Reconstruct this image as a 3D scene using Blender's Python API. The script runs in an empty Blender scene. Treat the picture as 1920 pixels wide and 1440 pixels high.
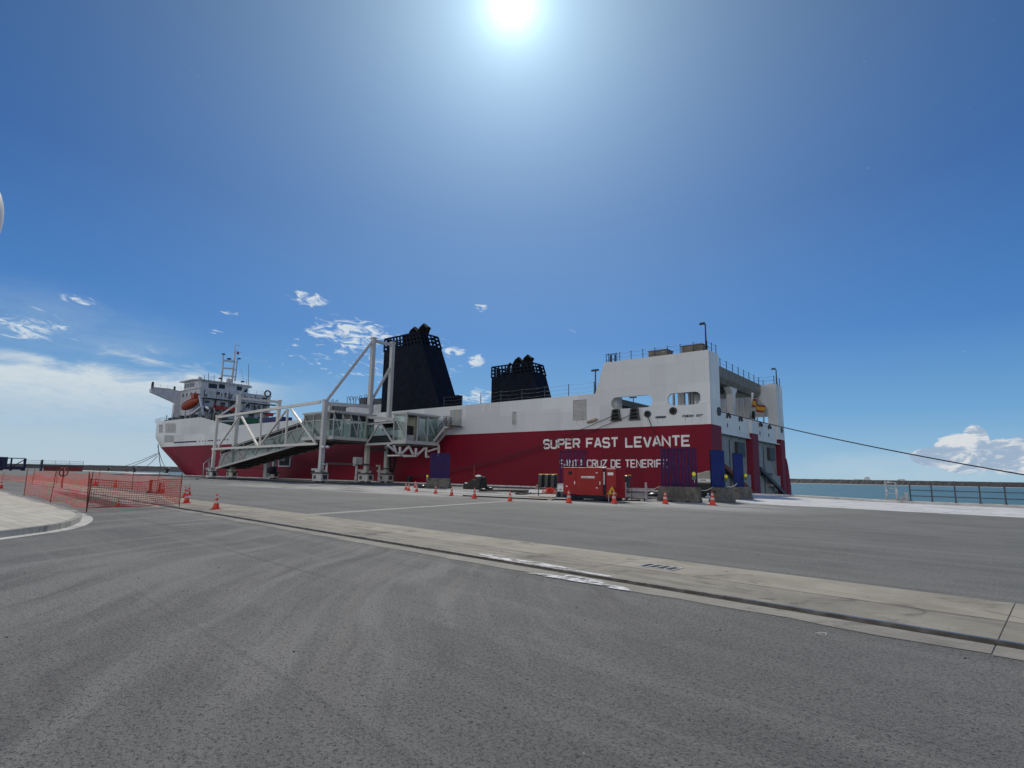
import bpy, bmesh, math, random
from mathutils import Vector, Matrix
random.seed(7)
S = bpy.context.scene
COL = S.collection
R_ = math.radians

# ------------------------------------------------------------------ camera
# metres; X runs along the ship towards its stern, Y away across the quay, Z up, quay surface at z = 0.
F, CX, CY, EYE = 1068.0, 960.0, 720.0, 1.45          # focal length and centre in pixels of the 1920x1440 photo
UP = Vector((.018, -1, .1605)).normalized()
_v = Vector(((1828-CX)/F, (907-CY)/F, 1)); _v -= UP*_v.dot(UP); VY = _v.normalized(); VX = VY.cross(UP)
M3 = Matrix((VX, VY, UP))                            # camera (x right, y down, z forward) -> world
O = Vector((0, 0, EYE))
def ray(px, py): return M3 @ Vector(((px-CX)/F, (py-CY)/F, 1))
def G(px, py, z=0.0):                                # measured point on a level plane
    r = ray(px, py); return O + r*((z-EYE)/r.z)
def PY(px, py, Y):
    r = ray(px, py); return O + r*(Y/r.y)
def PX(px, py, X):
    r = ray(px, py); return O + r*(X/r.x)
def RNG(px, py, d):
    r = ray(px, py); return O + r*(d/math.hypot(r.x, r.y))

cam = bpy.data.cameras.new('camera'); camo = bpy.data.objects.new('camera', cam); COL.objects.link(camo)
m = Matrix((M3 @ Vector((1, 0, 0)), M3 @ Vector((0, -1, 0)), M3 @ Vector((0, 0, -1)))).transposed().to_4x4()
m.translation = O; camo.matrix_world = m
cam.sensor_width = 36; cam.lens = 36*F/1920; cam.clip_start = .05; cam.clip_end = 40000
S.camera = camo

# ------------------------------------------------------------------ sun, sky, exposure
SUN = ray(960, 6).normalized()
SUN_EL = math.asin(SUN.z); SUN_AZ = math.atan2(SUN.x, SUN.y)
sl = bpy.data.lights.new('sun', 'SUN'); slo = bpy.data.objects.new('sun', sl); COL.objects.link(slo)
sl.energy = 2.6; sl.angle = R_(.5); sl.color = (1, .935, .81)
slo.rotation_euler = (-SUN).to_track_quat('-Z', 'Y').to_euler()
slo.location = (0, 0, 60)
S.view_settings.view_transform = 'Standard'; S.view_settings.look = 'None'
S.view_settings.exposure = 0.0; S.view_settings.gamma = 1

class NT:
    """small helper to write node trees as expressions"""
    def __init__(s, tree): s.t = tree; s.n = tree.nodes; s.l = tree.links
    def put(s, sock, v):
        if isinstance(v, bpy.types.NodeSocket): s.l.new(v, sock)
        elif isinstance(v, (tuple, list)) and len(v) == 3 and sock.type == 'RGBA': sock.default_value = (*v, 1)
        else: sock.default_value = v
    def node(s, typ, **kw):
        n = s.n.new(typ)
        for k, v in kw.items(): setattr(n, k, v)
        return n
    def m(s, op, a, b=0.0, c=0.0, clamp=False):
        n = s.node('ShaderNodeMath', operation=op, use_clamp=clamp)
        for i, v in enumerate((a, b, c)): s.put(n.inputs[i], v)
        return n.outputs[0]
    def dot(s, a, v):
        n = s.node('ShaderNodeVectorMath', operation='DOT_PRODUCT'); s.put(n.inputs[0], a); n.inputs[1].default_value = v
        return n.outputs['Value']
    def xyz(s, x, y, z=0.0):
        n = s.node('ShaderNodeCombineXYZ')
        for i, v in enumerate((x, y, z)): s.put(n.inputs[i], v)
        return n.outputs[0]
    def sep(s, v):
        n = s.node('ShaderNodeSeparateXYZ'); s.put(n.inputs[0], v); return n.outputs
    def noise(s, vec, scale=1.0, detail=4.0, rough=.55, dist=0.0):
        n = s.node('ShaderNodeTexNoise'); s.put(n.inputs['Vector'], vec)
        n.inputs['Scale'].default_value = scale; n.inputs['Detail'].default_value = detail
        n.inputs['Roughness'].default_value = rough; n.inputs['Distortion'].default_value = dist
        return n.outputs['Fac']
    def voro(s, vec, scale, feature='F1'):
        n = s.node('ShaderNodeTexVoronoi', feature=feature); s.put(n.inputs['Vector'], vec); n.inputs['Scale'].default_value = scale
        return n.outputs
    def step(s, v, a, b, lo=0.0, hi=1.0):
        n = s.node('ShaderNodeMapRange', interpolation_type='SMOOTHSTEP'); s.put(n.inputs[0], v)
        for i, x in enumerate((a, b, lo, hi)): n.inputs[i+1].default_value = x
        return n.outputs[0]
    def mix(s, f, a, b, mode='MIX'):
        n = s.node('ShaderNodeMix', data_type='RGBA', blend_type=mode)
        s.put(n.inputs[0], f); s.put(n.inputs[6], a); s.put(n.inputs[7], b); return n.outputs[2]
    def scale(s, v, k):
        n = s.node('ShaderNodeVectorMath', operation='MULTIPLY'); s.put(n.inputs[0], v); n.inputs[1].default_value = k
        return n.outputs[0]
    def bump(s, h, strength, dist=.02):
        n = s.node('ShaderNodeBump'); s.put(n.inputs['Height'], h); n.inputs['Strength'].default_value = strength
        n.inputs['Distance'].default_value = dist; return n.outputs[0]

W = bpy.data.worlds.new('World'); S.world = W; W.use_nodes = True
w = NT(W.node_tree)
bg = W.node_tree.nodes['Background']
sky = w.node('ShaderNodeTexSky', sky_type='NISHITA')
sky.sun_disc = False; sky.sun_elevation = SUN_EL; sky.sun_rotation = SUN_AZ
sky.air_density = 1.0; sky.dust_density = .1; sky.ozone_density = 3.0; sky.altitude = 0
SKY_K = .085
bg.inputs['Strength'].default_value = SKY_K
d = w.node('ShaderNodeTexCoord').outputs['Generated']
HF = Vector((ray(960, 892).x, ray(960, 892).y, 0)).normalized(); HR = Vector((HF.y, -HF.x, 0))
u = w.m('ARCTAN2', w.dot(d, HR), w.dot(d, HF)); vv = w.m('ARCSINE', w.dot(d, (0, 0, 1)))
def uv_of(px, py):
    r = ray(px, py).normalized(); return math.atan2(r.dot(HR), r.dot(HF)), math.asin(r.z)
def blob(px0, py0, px1, py1):
    """soft ellipse of sky directions: 1 in the middle, 0 at its rim"""
    (u0, v0), (u1, v1) = uv_of(px0, py0), uv_of(px1, py1)
    uc, vc, ru, rv = (u0+u1)/2, (v0+v1)/2, abs(u1-u0)/2, abs(v1-v0)/2
    a = w.m('MULTIPLY', w.m('SUBTRACT', u, uc), 1/ru); b = w.m('MULTIPLY', w.m('SUBTRACT', vv, vc), 1/rv)
    q = w.m('ADD', w.m('MULTIPLY', a, a), w.m('MULTIPLY', b, b))
    return w.step(q, 0.0, 1.0, 1.0, 0.0)
def vmax(*a):
    r = a[0]
    for x in a[1:]: r = w.m('MAXIMUM', r, x)
    return r
K = 1/SKY_K
# the physical sky supplies part of the colour; a measured clear-day gradient by elevation supplies the rest
ramp = w.node('ShaderNodeValToRGB'); w.put(ramp.inputs[0], w.m('MULTIPLY', vv, 1/R_(60), clamp=True))
stops = [(0.0, (.33, .52, .66)), (.035, (.25, .455, .66)), (.10, (.135, .345, .62)), (.22, (.052, .198, .52)), (.42, (.022, .108, .345)), (.70, (.012, .066, .215)), (1.0, (.009, .048, .165))]
while len(ramp.color_ramp.elements) < len(stops): ramp.color_ramp.elements.new(.5)
for e, (p_, c_) in zip(ramp.color_ramp.elements, stops): e.position = p_; e.color = (*c_, 1)
grad = w.node('ShaderNodeVectorMath', operation='SCALE'); w.put(grad.inputs[0], ramp.outputs[0]); grad.inputs['Scale'].default_value = K
col = w.mix(.92, sky.outputs[0], grad.outputs[0])
# bright air around the sun
ang = w.m('ARCCOSINE', w.m('MINIMUM', w.dot(d, SUN), 1.0))
ga = w.m('MULTIPLY', ang, 1/R_(27))
halo = w.m('ADD', w.m('MULTIPLY', w.m('EXPONENT', w.m('MULTIPLY', ang, -1/R_(1.3))), 1.8),
           w.m('ADD', w.m('MULTIPLY', w.m('EXPONENT', w.m('MULTIPLY', ang, -1/R_(4.5))), .50),
                      w.m('MULTIPLY', w.m('EXPONENT', w.m('MULTIPLY', w.m('MULTIPLY', ga, ga), -1.0)), .25)))
g2 = w.m('MULTIPLY', ang, 1/R_(11)); halo = w.m('ADD', halo, w.m('MULTIPLY', w.m('EXPONENT', w.m('MULTIPLY', w.m('MULTIPLY', g2, g2), -1.0)), .20))
hv = w.node('ShaderNodeVectorMath', operation='SCALE'); hv.inputs[0].default_value = (.76*K, 1.03*K, 1.12*K); w.put(hv.inputs['Scale'], halo)
col = w.mix(1.0, col, hv.outputs[0], 'ADD')
core = w.step(ang, R_(.6), R_(1.7), 1.0, 0.0)
col = w.mix(core, col, (1.5*K, 1.48*K, 1.42*K))
# clouds
n_band = w.noise(w.xyz(u, w.m('MULTIPLY', vv, 4.0)), 9.0, 7, .62, .5)
n_fine = w.noise(w.xyz(u, w.m('MULTIPLY', vv, 2.2), 3.3), 26.0, 7, .62, .5)
n_wisp = w.noise(w.xyz(w.m('ADD', u, w.m('MULTIPLY', vv, .8)), w.m('MULTIPLY', vv, 2.6), 7.7), 30.0, 8, .60, 1.4)
def under(p0, p1, wob, soft, depth):
    """1 just below a sloping edge through two photo points, fading out over depth below it"""
    (u0, v0), (u1, v1) = uv_of(*p0), uv_of(*p1); k = (v1-v0)/(u1-u0)
    t = w.m('SUBTRACT', w.m('ADD', w.m('MULTIPLY', w.m('SUBTRACT', u, u0), k), v0), vv)
    t = w.m('ADD', t, w.m('MULTIPLY', w.m('SUBTRACT', n_band, .5), wob))
    r = w.step(t, 0.0, soft)
    return w.m('MULTIPLY', r, w.step(t, soft*.6, depth, 1.0, 0.0)) if depth else r
def ends(px_full, px_none, y=700): return w.step(u, uv_of(px_none, y)[0], uv_of(px_full, y)[0])
band = w.m('MULTIPLY', under((0, 640), (520, 682), .15, .050, .125), ends(330, 560))
band = w.m('MULTIPLY', band, w.m('MULTIPLY', w.step(n_band, .25, .65, .50, .95), w.step(n_wisp, .25, .60, .62, 1.0)))
strk = w.m('MULTIPLY', under((0, 690), (540, 712), .10, .012, .035), ends(380, 600)); strk = w.m('MULTIPLY', strk, .55)
veil = w.m('MULTIPLY', under((0, 655), (640, 690), .06, .05, 0), ends(180, 760)); veil = w.m('MULTIPLY', veil, w.step(n_band, .2, .7, .40, .66))
band2 = w.m('MULTIPLY', under((0, 775), (640, 806), .045, .035, 0), ends(180, 720)); band2 = w.m('MULTIPLY', band2, .62)
wm = vmax(blob(500, 530, 650, 590), blob(540, 565, 770, 680), blob(600, 610, 730, 672), blob(-60, 560, 130, 660), blob(80, 535, 200, 585),
          blob(405, 575, 460, 598), blob(380, 612, 430, 632), blob(815, 645, 885, 672), blob(876, 566, 922, 592), blob(860, 655, 920, 700), blob(840, 715, 940, 765),
          w.m('MULTIPLY', blob(-250, 500, 240, 680), .62), w.m('MULTIPLY', blob(430, 560, 960, 760), .62), w.m('MULTIPLY', blob(1060, 605, 1110, 630), .6))
wisp = w.m('MULTIPLY', w.step(w.m('ADD', n_wisp, w.m('MULTIPLY', wm, .30)), .70, .90), .92)
haze_l = w.m('MULTIPLY', w.m('MULTIPLY', blob(-500, 380, 420, 800), .30), w.step(n_band, .3, .7, .3, 1.0))
cm = vmax(blob(1720, 800, 1900, 905), blob(1790, 785, 1870, 870), blob(1770, 812, 2120, 906), blob(1690, 835, 1800, 880))
cum = w.step(w.m('ADD', w.m('MULTIPLY', n_fine, .75), w.m('MULTIPLY', cm, .8)), .69, .84)
low = w.m('MULTIPLY', w.step(w.m('ADD', w.m('MULTIPLY', n_fine, .5), w.m('MULTIPLY', blob(1400, 830, 2100, 940), .6)), .5, .95), .35)
shade = w.step(w.noise(w.xyz(w.m('ADD', u, .012), w.m('MULTIPLY', w.m('SUBTRACT', vv, .012), 2.2), 3.3), 26.0, 8, .66, .5), .43, .57)
cumc = w.mix(shade, (.68*K, .71*K, .74*K), (.33*K, .44*K, .58*K))
for a, c in ((haze_l, (.42*K, .56*K, .68*K)), (veil, (.46*K, .58*K, .67*K)), (band2, (.47*K, .585*K, .655*K)), (strk, (.60*K, .68*K, .72*K)), (band, (.64*K, .71*K, .75*K)), (wisp, (.66*K, .74*K, .80*K)),
             (low, (.50*K, .62*K, .72*K)), (cum, cumc)):
    col = w.mix(a, col, c)
# unseen bright cloud band added low behind the camera as fill light for the hull
au = w.m('ABSOLUTE', u)
fill_bank = w.m('MULTIPLY', w.m('MULTIPLY', w.step(au, R_(62), R_(95)), w.step(vv, R_(30), R_(18))), w.step(vv, R_(-1), R_(1)))
fill_bank = w.m('MULTIPLY', fill_bank, w.step(w.dot(d, (0.1, -1, 0)), .05, .55))
fill_bank = w.m('MULTIPLY', fill_bank, w.step(w.noise(d, 3.0, 5, .6), .30, .55, .55, 1.0))
col = w.mix(fill_bank, col, (1.62*K, 1.58*K, 1.50*K))
w.put(bg.inputs['Color'], col)

# ------------------------------------------------------------------ materials
MATS = {}
def new_mat(name):
    mt = bpy.data.materials.new(name); mt.use_nodes = True
    t = NT(mt.node_tree); b = mt.node_tree.nodes['Principled BSDF']; MATS[name] = mt
    return mt, t, b
def pos(t): return t.node('ShaderNodeNewGeometry').outputs['Position']
def mat(name, c, rough=.6, metal=0.0, var=.12, vs=1.2, bump=0.0, bs=25.0, dirt=0.0, dirtc=(.10, .085, .06), streak=True, coat=0.0, spec=.4):
    mt, t, b = new_mat(name); p = pos(t)
    n = t.noise(p, vs, 5)
    lo = tuple(x*(1-var) for x in c); hi = tuple(min(1, x*(1+var)) for x in c)
    cc = t.mix(t.step(n, .3, .7), lo, hi)
    if dirt:
        q = t.scale(p, (1.6, 1.6, .22 if streak else 1.6))
        cc = t.mix(t.m('MULTIPLY', t.step(t.noise(q, 1.4, 6, .65), .5, .78), dirt), cc, dirtc)
    t.put(b.inputs['Base Color'], cc); b.inputs['Metallic'].default_value = metal
    t.put(b.inputs['Roughness'], t.step(t.noise(p, vs*2.3, 3), .3, .7, max(.03, rough-.08), min(1, rough+.08)))
    b.inputs['Specular IOR Level'].default_value = spec
    if coat: b.inputs['Coat Weight'].default_value = coat
    if bump: t.put(b.inputs['Normal'], t.bump(t.noise(p, bs, 4), bump, .01))
    return mt
def plain(name, c, rough=.6, metal=0.0):
    mt, t, b = new_mat(name); p = pos(t)
    t.put(b.inputs['Base Color'], t.mix(t.noise(p, 3.0, 3), tuple(x*.9 for x in c), tuple(min(1, x*1.1) for x in c)))
    b.inputs['Roughness'].default_value = rough; b.inputs['Metallic'].default_value = metal
    return mt
def hull_paint(name, c, dirt, dirtc, rough):
    """plated and welded ship side: plate seams, faint plate-to-plate tone, vertical run-off streaks"""
    mt, t, b = new_mat(name); p = pos(t); s = t.sep(p)
    uvv = t.xyz(t.m('ADD', s[0], t.m('MULTIPLY', s[1], 1.0)), s[2])
    br = t.node('ShaderNodeTexBrick'); t.put(br.inputs['Vector'], uvv)
    br.inputs['Scale'].default_value = .36; br.inputs['Mortar Size'].default_value = .004; br.inputs['Brick Width'].default_value = 2.3
    br.inputs['Row Height'].default_value = .85; br.inputs['Mortar Smooth'].default_value = .5
    br.inputs['Color1'].default_value = (*[x*.93 for x in c], 1); br.inputs['Color2'].default_value = (*[min(1, x*1.06) for x in c], 1)
    br.inputs['Mortar'].default_value = (*[x*.76 for x in c], 1)
    cc = br.outputs['Color']
    pan = t.node('ShaderNodeTexBrick'); t.put(pan.inputs['Vector'], uvv); pan.inputs['Scale'].default_value = .11; pan.inputs['Mortar Size'].default_value = 0.0; pan.inputs['Brick Width'].default_value = .62; pan.inputs['Row Height'].default_value = 1.1
    pan.inputs['Color1'].default_value = (.80, .80, .80, 1); pan.inputs['Color2'].default_value = (1.16, 1.16, 1.16, 1)
    cc = t.mix(.6, cc, pan.outputs['Color'], 'MULTIPLY')
    st = t.noise(t.xyz(t.m('MULTIPLY', s[0], 1.4), t.m('MULTIPLY', s[1], 1.4), t.m('MULTIPLY', s[2], .10)), 1.3, 6, .7)
    cc = t.mix(t.m('MULTIPLY', t.step(st, .50, .80), dirt), cc, dirtc)
    cc = t.mix(t.m('MULTIPLY', t.step(t.noise(p, .22, 5, .6), .4, .75), .25), cc, tuple(x*.78 for x in c))
    t.put(b.inputs['Base Color'], cc); b.inputs['Roughness'].default_value = rough; b.inputs['Specular IOR Level'].default_value = .22
    h = t.m('ADD', t.m('MULTIPLY', br.outputs['Fac'], -.5), t.m('MULTIPLY', t.noise(p, .55, 2), 1.2))
    t.put(b.inputs['Normal'], t.bump(h, .55, .03))
    return mt
hull_paint('ship_white', (.655, .675, .685), .30, (.42, .38, .32), .45)
hull_paint('ship_red', (.195, .003, .019), .45, (.085, .006, .014), .6)
hull_paint('stern_red', (.19, .022, .045), .35, (.12, .03, .04), .65)
mat('ship_grey', (.25, .27, .28), .6, dirt=.5, dirtc=(.13, .12, .10))
mat('house_white', (.46, .485, .52), .5, dirt=.3, dirtc=(.30, .29, .28))
mat('funnel_black', (.0065, .0095, .019), .75, var=.3, dirt=.3, dirtc=(.012, .012, .012), spec=.12)
mat('soot', (.006, .006, .006), .9, spec=.1)
mat('vent_brown', (.17, .155, .13), .8, var=.2, dirt=.4)
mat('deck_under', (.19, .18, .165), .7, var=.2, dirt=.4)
mat('lettering_white', (.74, .74, .72), .5, dirt=.2)
mat('dark_steel', (.045, .05, .058), .55, dirt=.3, dirtc=(.09, .05, .03))
mat('rail_steel', (.055, .065, .08), .6)
mat('pbb_paint', (.46, .465, .455), .5, var=.05, vs=.5, dirt=.3, dirtc=(.29, .26, .21))
mat('pbb_pale', (.62, .61, .57), .5, var=.05, vs=.5, dirt=.28, dirtc=(.38, .34, .27))
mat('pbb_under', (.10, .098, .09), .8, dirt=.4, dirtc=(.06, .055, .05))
mat('galvanised', (.46, .48, .49), .4, metal=.25, var=.2, vs=6)
mat('glass_frame', (.44, .46, .45), .45)
mat('stair_grey', (.05, .055, .06), .5)
plain('dark_glass', (.010, .014, .018), .25)
plain('hole', (.012, .012, .014), .9)
mat('louvre_grey', (.42, .42, .42), .6, dirt=.4)
mat('lifeboat_orange', (.26, .04, .014), .5, dirt=.5, dirtc=(.15, .03, .018))
mat('cone_orange', (.72, .05, .018), .5, var=.12, vs=5, dirt=.25, dirtc=(.35, .1, .06))
mat('cone_white', (.58, .50, .46), .5, dirt=.5, dirtc=(.45, .22, .17))
mat('barrier_concrete', (.13, .125, .11), .95, var=.3, vs=3, bump=.5, dirt=.6, dirtc=(.055, .052, .046), spec=.15)
mat('purple_panel', (.036, .010, .066), .6, var=.2, vs=2, dirt=.3, dirtc=(.02, .008, .05), spec=.2)
mat('navy_panel', (.012, .009, .075), .6, var=.2, vs=2, dirt=.3, dirtc=(.01, .008, .04), spec=.2)
mat('blue_panel', (.003, .014, .13), .55, var=.12, vs=2, dirt=.2, dirtc=(.01, .02, .11), spec=.25)
mat('genset_red', (.27, .0035, .007), .4, var=.1, dirt=.25, dirtc=(.2, .012, .014), spec=.3)
mat('genset_navy', (.008, .011, .024), .6, spec=.2)
mat('sign_white', (.72, .72, .70), .5)
mat('sign_yellow', (.82, .42, .015), .5)
mat('black_paint', (.012, .012, .012), .6)
mat('cabinet_grey', (.40, .41, .41), .55, dirt=.4)
mat('compressor_beige', (.33, .315, .27), .5, dirt=.4)
mat('lamp_yellow', (.85, .72, .03), .3)
mat('lamp_green', (.09, .14, .10), .5)
mat('net_orange', (.80, .07, .025), .7, var=.2, vs=4)
mat('rust_steel', (.16, .05, .03), .8, var=.35, vs=6)
mat('red_oxide', (.34, .03, .022), .6)
mat('black_plastic', (.015, .016, .018), .35, bump=.5, bs=9)
mat('tarp_dark', (.028, .029, .024), .75, var=.3, vs=4, bump=.6, bs=7)
mat('white_cloth', (.75, .75, .73), .7)
mat('timber', (.36, .28, .19), .8, var=.3, vs=5)
mat('board_white', (.62, .60, .55), .75, var=.15, vs=4)
mat('rope', (.11, .10, .095), .9, var=.3, vs=8)
mat('rope_dark', (.03, .03, .032), .85)
mat('rope_pale', (.55, .53, .48), .85)
mat('flag_red', (.22, .012, .02), .7)
mat('flag_yellow', (.52, .28, .012), .7)
mat('bollard_black', (.02, .02, .022), .5)
mat('cargo_green', (.02, .10, .05), .6, dirt=.3, dirtc=(.02, .05, .03))
mat('cargo_navy', (.02, .03, .12), .6)
mat('cage_blue', (.006, .012, .05), .55)
mat('site_red', (.22, .03, .03), .7)
mat('lamp_globe', (.62, .60, .56), .4)
mat('rubber', (.014, .014, .014), .8)
mat('far_ship', (.60, .63, .66), .8, var=.05)
mat('pebble', (.075, .075, .078), .9, var=.4, vs=11)

def glass_mat(name, tint, refl):
    mt = bpy.data.materials.new(name); mt.use_nodes = True; MATS[name] = mt
    t = NT(mt.node_tree); t.n.remove(t.n['Principled BSDF'])
    tr = t.node('ShaderNodeBsdfTransparent'); tr.inputs[0].default_value = (*tint, 1)
    gl = t.node('ShaderNodeBsdfGlossy'); gl.inputs['Roughness'].default_value = .08; gl.inputs[0].default_value = (.85, .92, .92, 1)
    df = t.node('ShaderNodeBsdfDiffuse'); df.inputs[0].default_value = (.26, .38, .37, 1)
    fr = t.node('ShaderNodeFresnel'); fr.inputs[0].default_value = 1.5
    m1 = t.node('ShaderNodeMixShader'); m1.inputs[0].default_value = .30; t.l.new(tr.outputs[0], m1.inputs[1]); t.l.new(df.outputs[0], m1.inputs[2])
    m2 = t.node('ShaderNodeMixShader'); t.put(m2.inputs[0], t.m('ADD', t.m('MULTIPLY', fr.outputs[0], refl), .02))
    t.l.new(m1.outputs[0], m2.inputs[1]); t.l.new(gl.outputs[0], m2.inputs[2])
    t.l.new(m2.outputs[0], t.n['Material Output'].inputs[0])
glass_mat('clear_glass', (.62, .76, .72), .8)

RAIL_A = math.atan2(7.13-9.3, .22+23.3)              # the crane rail lies about 5 degrees off the ship's line
RDX, RDY = math.cos(RAIL_A), math.sin(RAIL_A)
RP = Vector((-5.74, 7.65, 0))
def rail_pt(s, off=0.0, z=0.0):                      # s metres along the rail, off metres towards the ship
    return Vector((RP.x + RDX*s - RDY*off, RP.y + RDY*s + RDX*off, z))
def rail_coords(t, p):
    s = t.sep(p)
    dx = t.m('SUBTRACT', s[0], RP.x); dy = t.m('SUBTRACT', s[1], RP.y)
    a = t.m('ADD', t.m('MULTIPLY', dx, RDX), t.m('MULTIPLY', dy, RDY))
    o = t.m('ADD', t.m('MULTIPLY', dx, -RDY), t.m('MULTIPLY', dy, RDX))
    return a, o
def asphalt():
    mt, t, b = new_mat('asphalt'); p = pos(t); s = t.sep(p); a, o = rail_coords(t, p)
    flat = t.xyz(s[0], s[1], 0.0)
    base = t.mix(t.step(t.noise(flat, .16, 5, .6), .3, .7), (.180, .177, .163), (.255, .250, .228))
    base = t.mix(t.m('MULTIPLY', t.step(t.noise(flat, .7, 4, .6), .45, .75), .4), base, (.115, .117, .112))
    # worn lanes along the rail and turning arcs of lorry tyres
    lane = t.noise(t.xyz(t.m('MULTIPLY', a, .035), t.m('MULTIPLY', o, 1.5), 2.0), 1.0, 5, .62)
    base = t.mix(t.m('MULTIPLY', t.step(lane, .48, .64), .55), base, (.29, .282, .255))
    dx = t.m('SUBTRACT', s[0], 13.6); dy = t.m('SUBTRACT', s[1], 22.0)
    r = t.m('SQRT', t.m('ADD', t.m('MULTIPLY', dx, dx), t.m('MULTIPLY', dy, dy))); th = t.m('ARCTAN2', dy, dx)
    r = t.m('ADD', r, t.m('MULTIPLY', t.noise(flat, .25, 3), 1.2))
    near = t.m('MULTIPLY', t.step(s[0], -1.0, -4.5), t.step(o, .2, -.8))
    for sc, sd, lo_, hi_, amt, cc in ((.95, 5.0, .50, .62, .70, (.335, .325, .295)), (2.3, 9.0, .53, .64, .55, (.32, .292, .265)), (.8, 13.0, .54, .74, .42, (.115, .102, .098)), (2.0, 17.0, .58, .72, .32, (.11, .096, .093))):
        arc = t.noise(t.xyz(t.m('MULTIPLY', r, sc), t.m('MULTIPLY', th, 3.2), sd), 1.6, 3, .5)
        base = t.mix(t.m('MULTIPLY', t.m('MULTIPLY', t.step(arc, lo_, hi_), near), amt), base, cc)
    lane2 = t.noise(t.xyz(t.m('MULTIPLY', a, .05), t.m('MULTIPLY', o, 4.0), 6.0), 1.0, 4, .6)
    base = t.mix(t.m('MULTIPLY', t.step(lane2, .56, .70), .32), base, (.30, .29, .265))
    base = t.mix(t.m('MULTIPLY', t.step(lane2, .42, .30), .38), base, (.105, .108, .103))
    # pale dusty ground near the moored ship, fading raggedly into the asphalt
    dn = t.noise(t.xyz(t.m('MULTIPLY', a, .10), t.m('MULTIPLY', o, .5), 5.0), 1.2, 6, .65)
    zone = t.m('MULTIPLY', t.step(s[1], 24.5, 29.0), t.step(s[0], -75.0, -42.0))
    zone = t.m('MULTIPLY', zone, t.m('MULTIPLY', t.step(s[0], -3.0, -13.0), t.step(s[1], 47.0, 40.0)))
    base = t.mix(t.m('MULTIPLY', zone, t.step(dn, .41, .54)), base, (.55, .53, .49))
    spots = t.noise(flat, 2.3, 5, .7)
    base = t.mix(t.m('MULTIPLY', t.step(spots, .66, .76), .35), base, (.045, .046, .046))
    # stone in the binder, pits and small cracks between the stones
    grit = t.noise(flat, 34.0, 8, .78, .4)
    base = t.mix(t.m('MULTIPLY', t.step(grit, .47, .38), .85), base, (.028, .029, .028))
    base = t.mix(t.m('MULTIPLY', t.step(grit, .54, .64), .5), base, (.34, .33, .30))
    vo = t.voro(flat, 95.0); tone = t.sep(vo['Color'])[0]
    base = t.mix(t.m('MULTIPLY', t.step(tone, .80, .98), .35), base, (.32, .31, .29))
    base = t.mix(t.m('MULTIPLY', t.step(tone, .25, .02), .5), base, (.026, .028, .028))
    mid = t.noise(flat, 7.0, 5, .7, .6)
    base = t.mix(t.m('MULTIPLY', t.step(mid, .56, .72), .28), base, (.058, .062, .061))
    base = t.mix(t.m('MULTIPLY', t.step(t.noise(flat, 3.1, 6, .7), .60, .74), .28), base, (.20, .195, .18))
    t.put(b.inputs['Base Color'], base); b.inputs['Roughness'].default_value = .86
    b.inputs['Specular IOR Level'].default_value = .3
    h = t.m('ADD', t.m('MULTIPLY', vo['Distance'], .6), t.m('MULTIPLY', grit, 1.6))
    t.put(b.inputs['Normal'], t.bump(h, 1.0, .012))
asphalt()
def concrete(name, lo, hi, stain, scale=.9, stainamt=.6, along=True, wet=None):
    mt, t, b = new_mat(name); p = pos(t); s = t.sep(p); a, o = rail_coords(t, p)
    flat = t.xyz(s[0], s[1], s[2])
    c = t.mix(t.step(t.noise(flat, scale, 6, .65), .3, .72), lo, hi)
    st = t.noise(t.xyz(t.m('MULTIPLY', a, .22), t.m('MULTIPLY', o, 1.5), 1.0), 1.5, 6, .7)
    c = t.mix(t.m('MULTIPLY', t.step(st, .50, .72), stainamt), c, stain)
    c = t.mix(t.m('MULTIPLY', t.step(t.noise(flat, .75, 6, .68, 1.4), .54, .66), .72), c, tuple(x*.55 for x in stain))
    c = t.mix(t.m('MULTIPLY', t.step(t.noise(t.xyz(t.m('MULTIPLY', a, .12), t.m('MULTIPLY', o, 5.0), 3.0), 1.0, 5, .65), .56, .70), .5), c, tuple(x*.7 for x in stain))
    c = t.mix(t.m('MULTIPLY', t.step(t.noise(flat, 70, 3, .7), .35, .62), .28), c, tuple(x*.6 for x in lo))
    t.put(b.inputs['Base Color'], c); b.inputs['Roughness'].default_value = .85
    t.put(b.inputs['Normal'], t.bump(t.noise(flat, 40.0, 5, .7), .3, .008))
concrete('strip_concrete', (.31, .275, .21), (.44, .395, .31), (.17, .15, .12))
concrete('strip_worn', (.235, .21, .165), (.37, .335, .265), (.095, .088, .075), stainamt=.9)
concrete('edge_concrete', (.24, .225, .19), (.36, .335, .28), (.11, .105, .095), scale=1.6, stainamt=.8)
concrete('apron_concrete', (.60, .60, .58), (.78, .78, .76), (.40, .40, .39), scale=.4, stainamt=.55)
concrete('coping_concrete', (.62, .60, .55), (.78, .76, .70), (.45, .42, .37))
concrete('line_paint', (.34, .33, .29), (.46, .45, .40), (.25, .24, .21), scale=3)
concrete('kerb_stone', (.34, .32, .28), (.48, .46, .41), (.24, .22, .19), scale=2)
concrete('rock', (.016, .018, .023), (.030, .032, .038), (.011, .012, .015), scale=.05)
concrete('sand', (.42, .38, .30), (.5, .46, .38), (.35, .31, .25), scale=.02)
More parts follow.
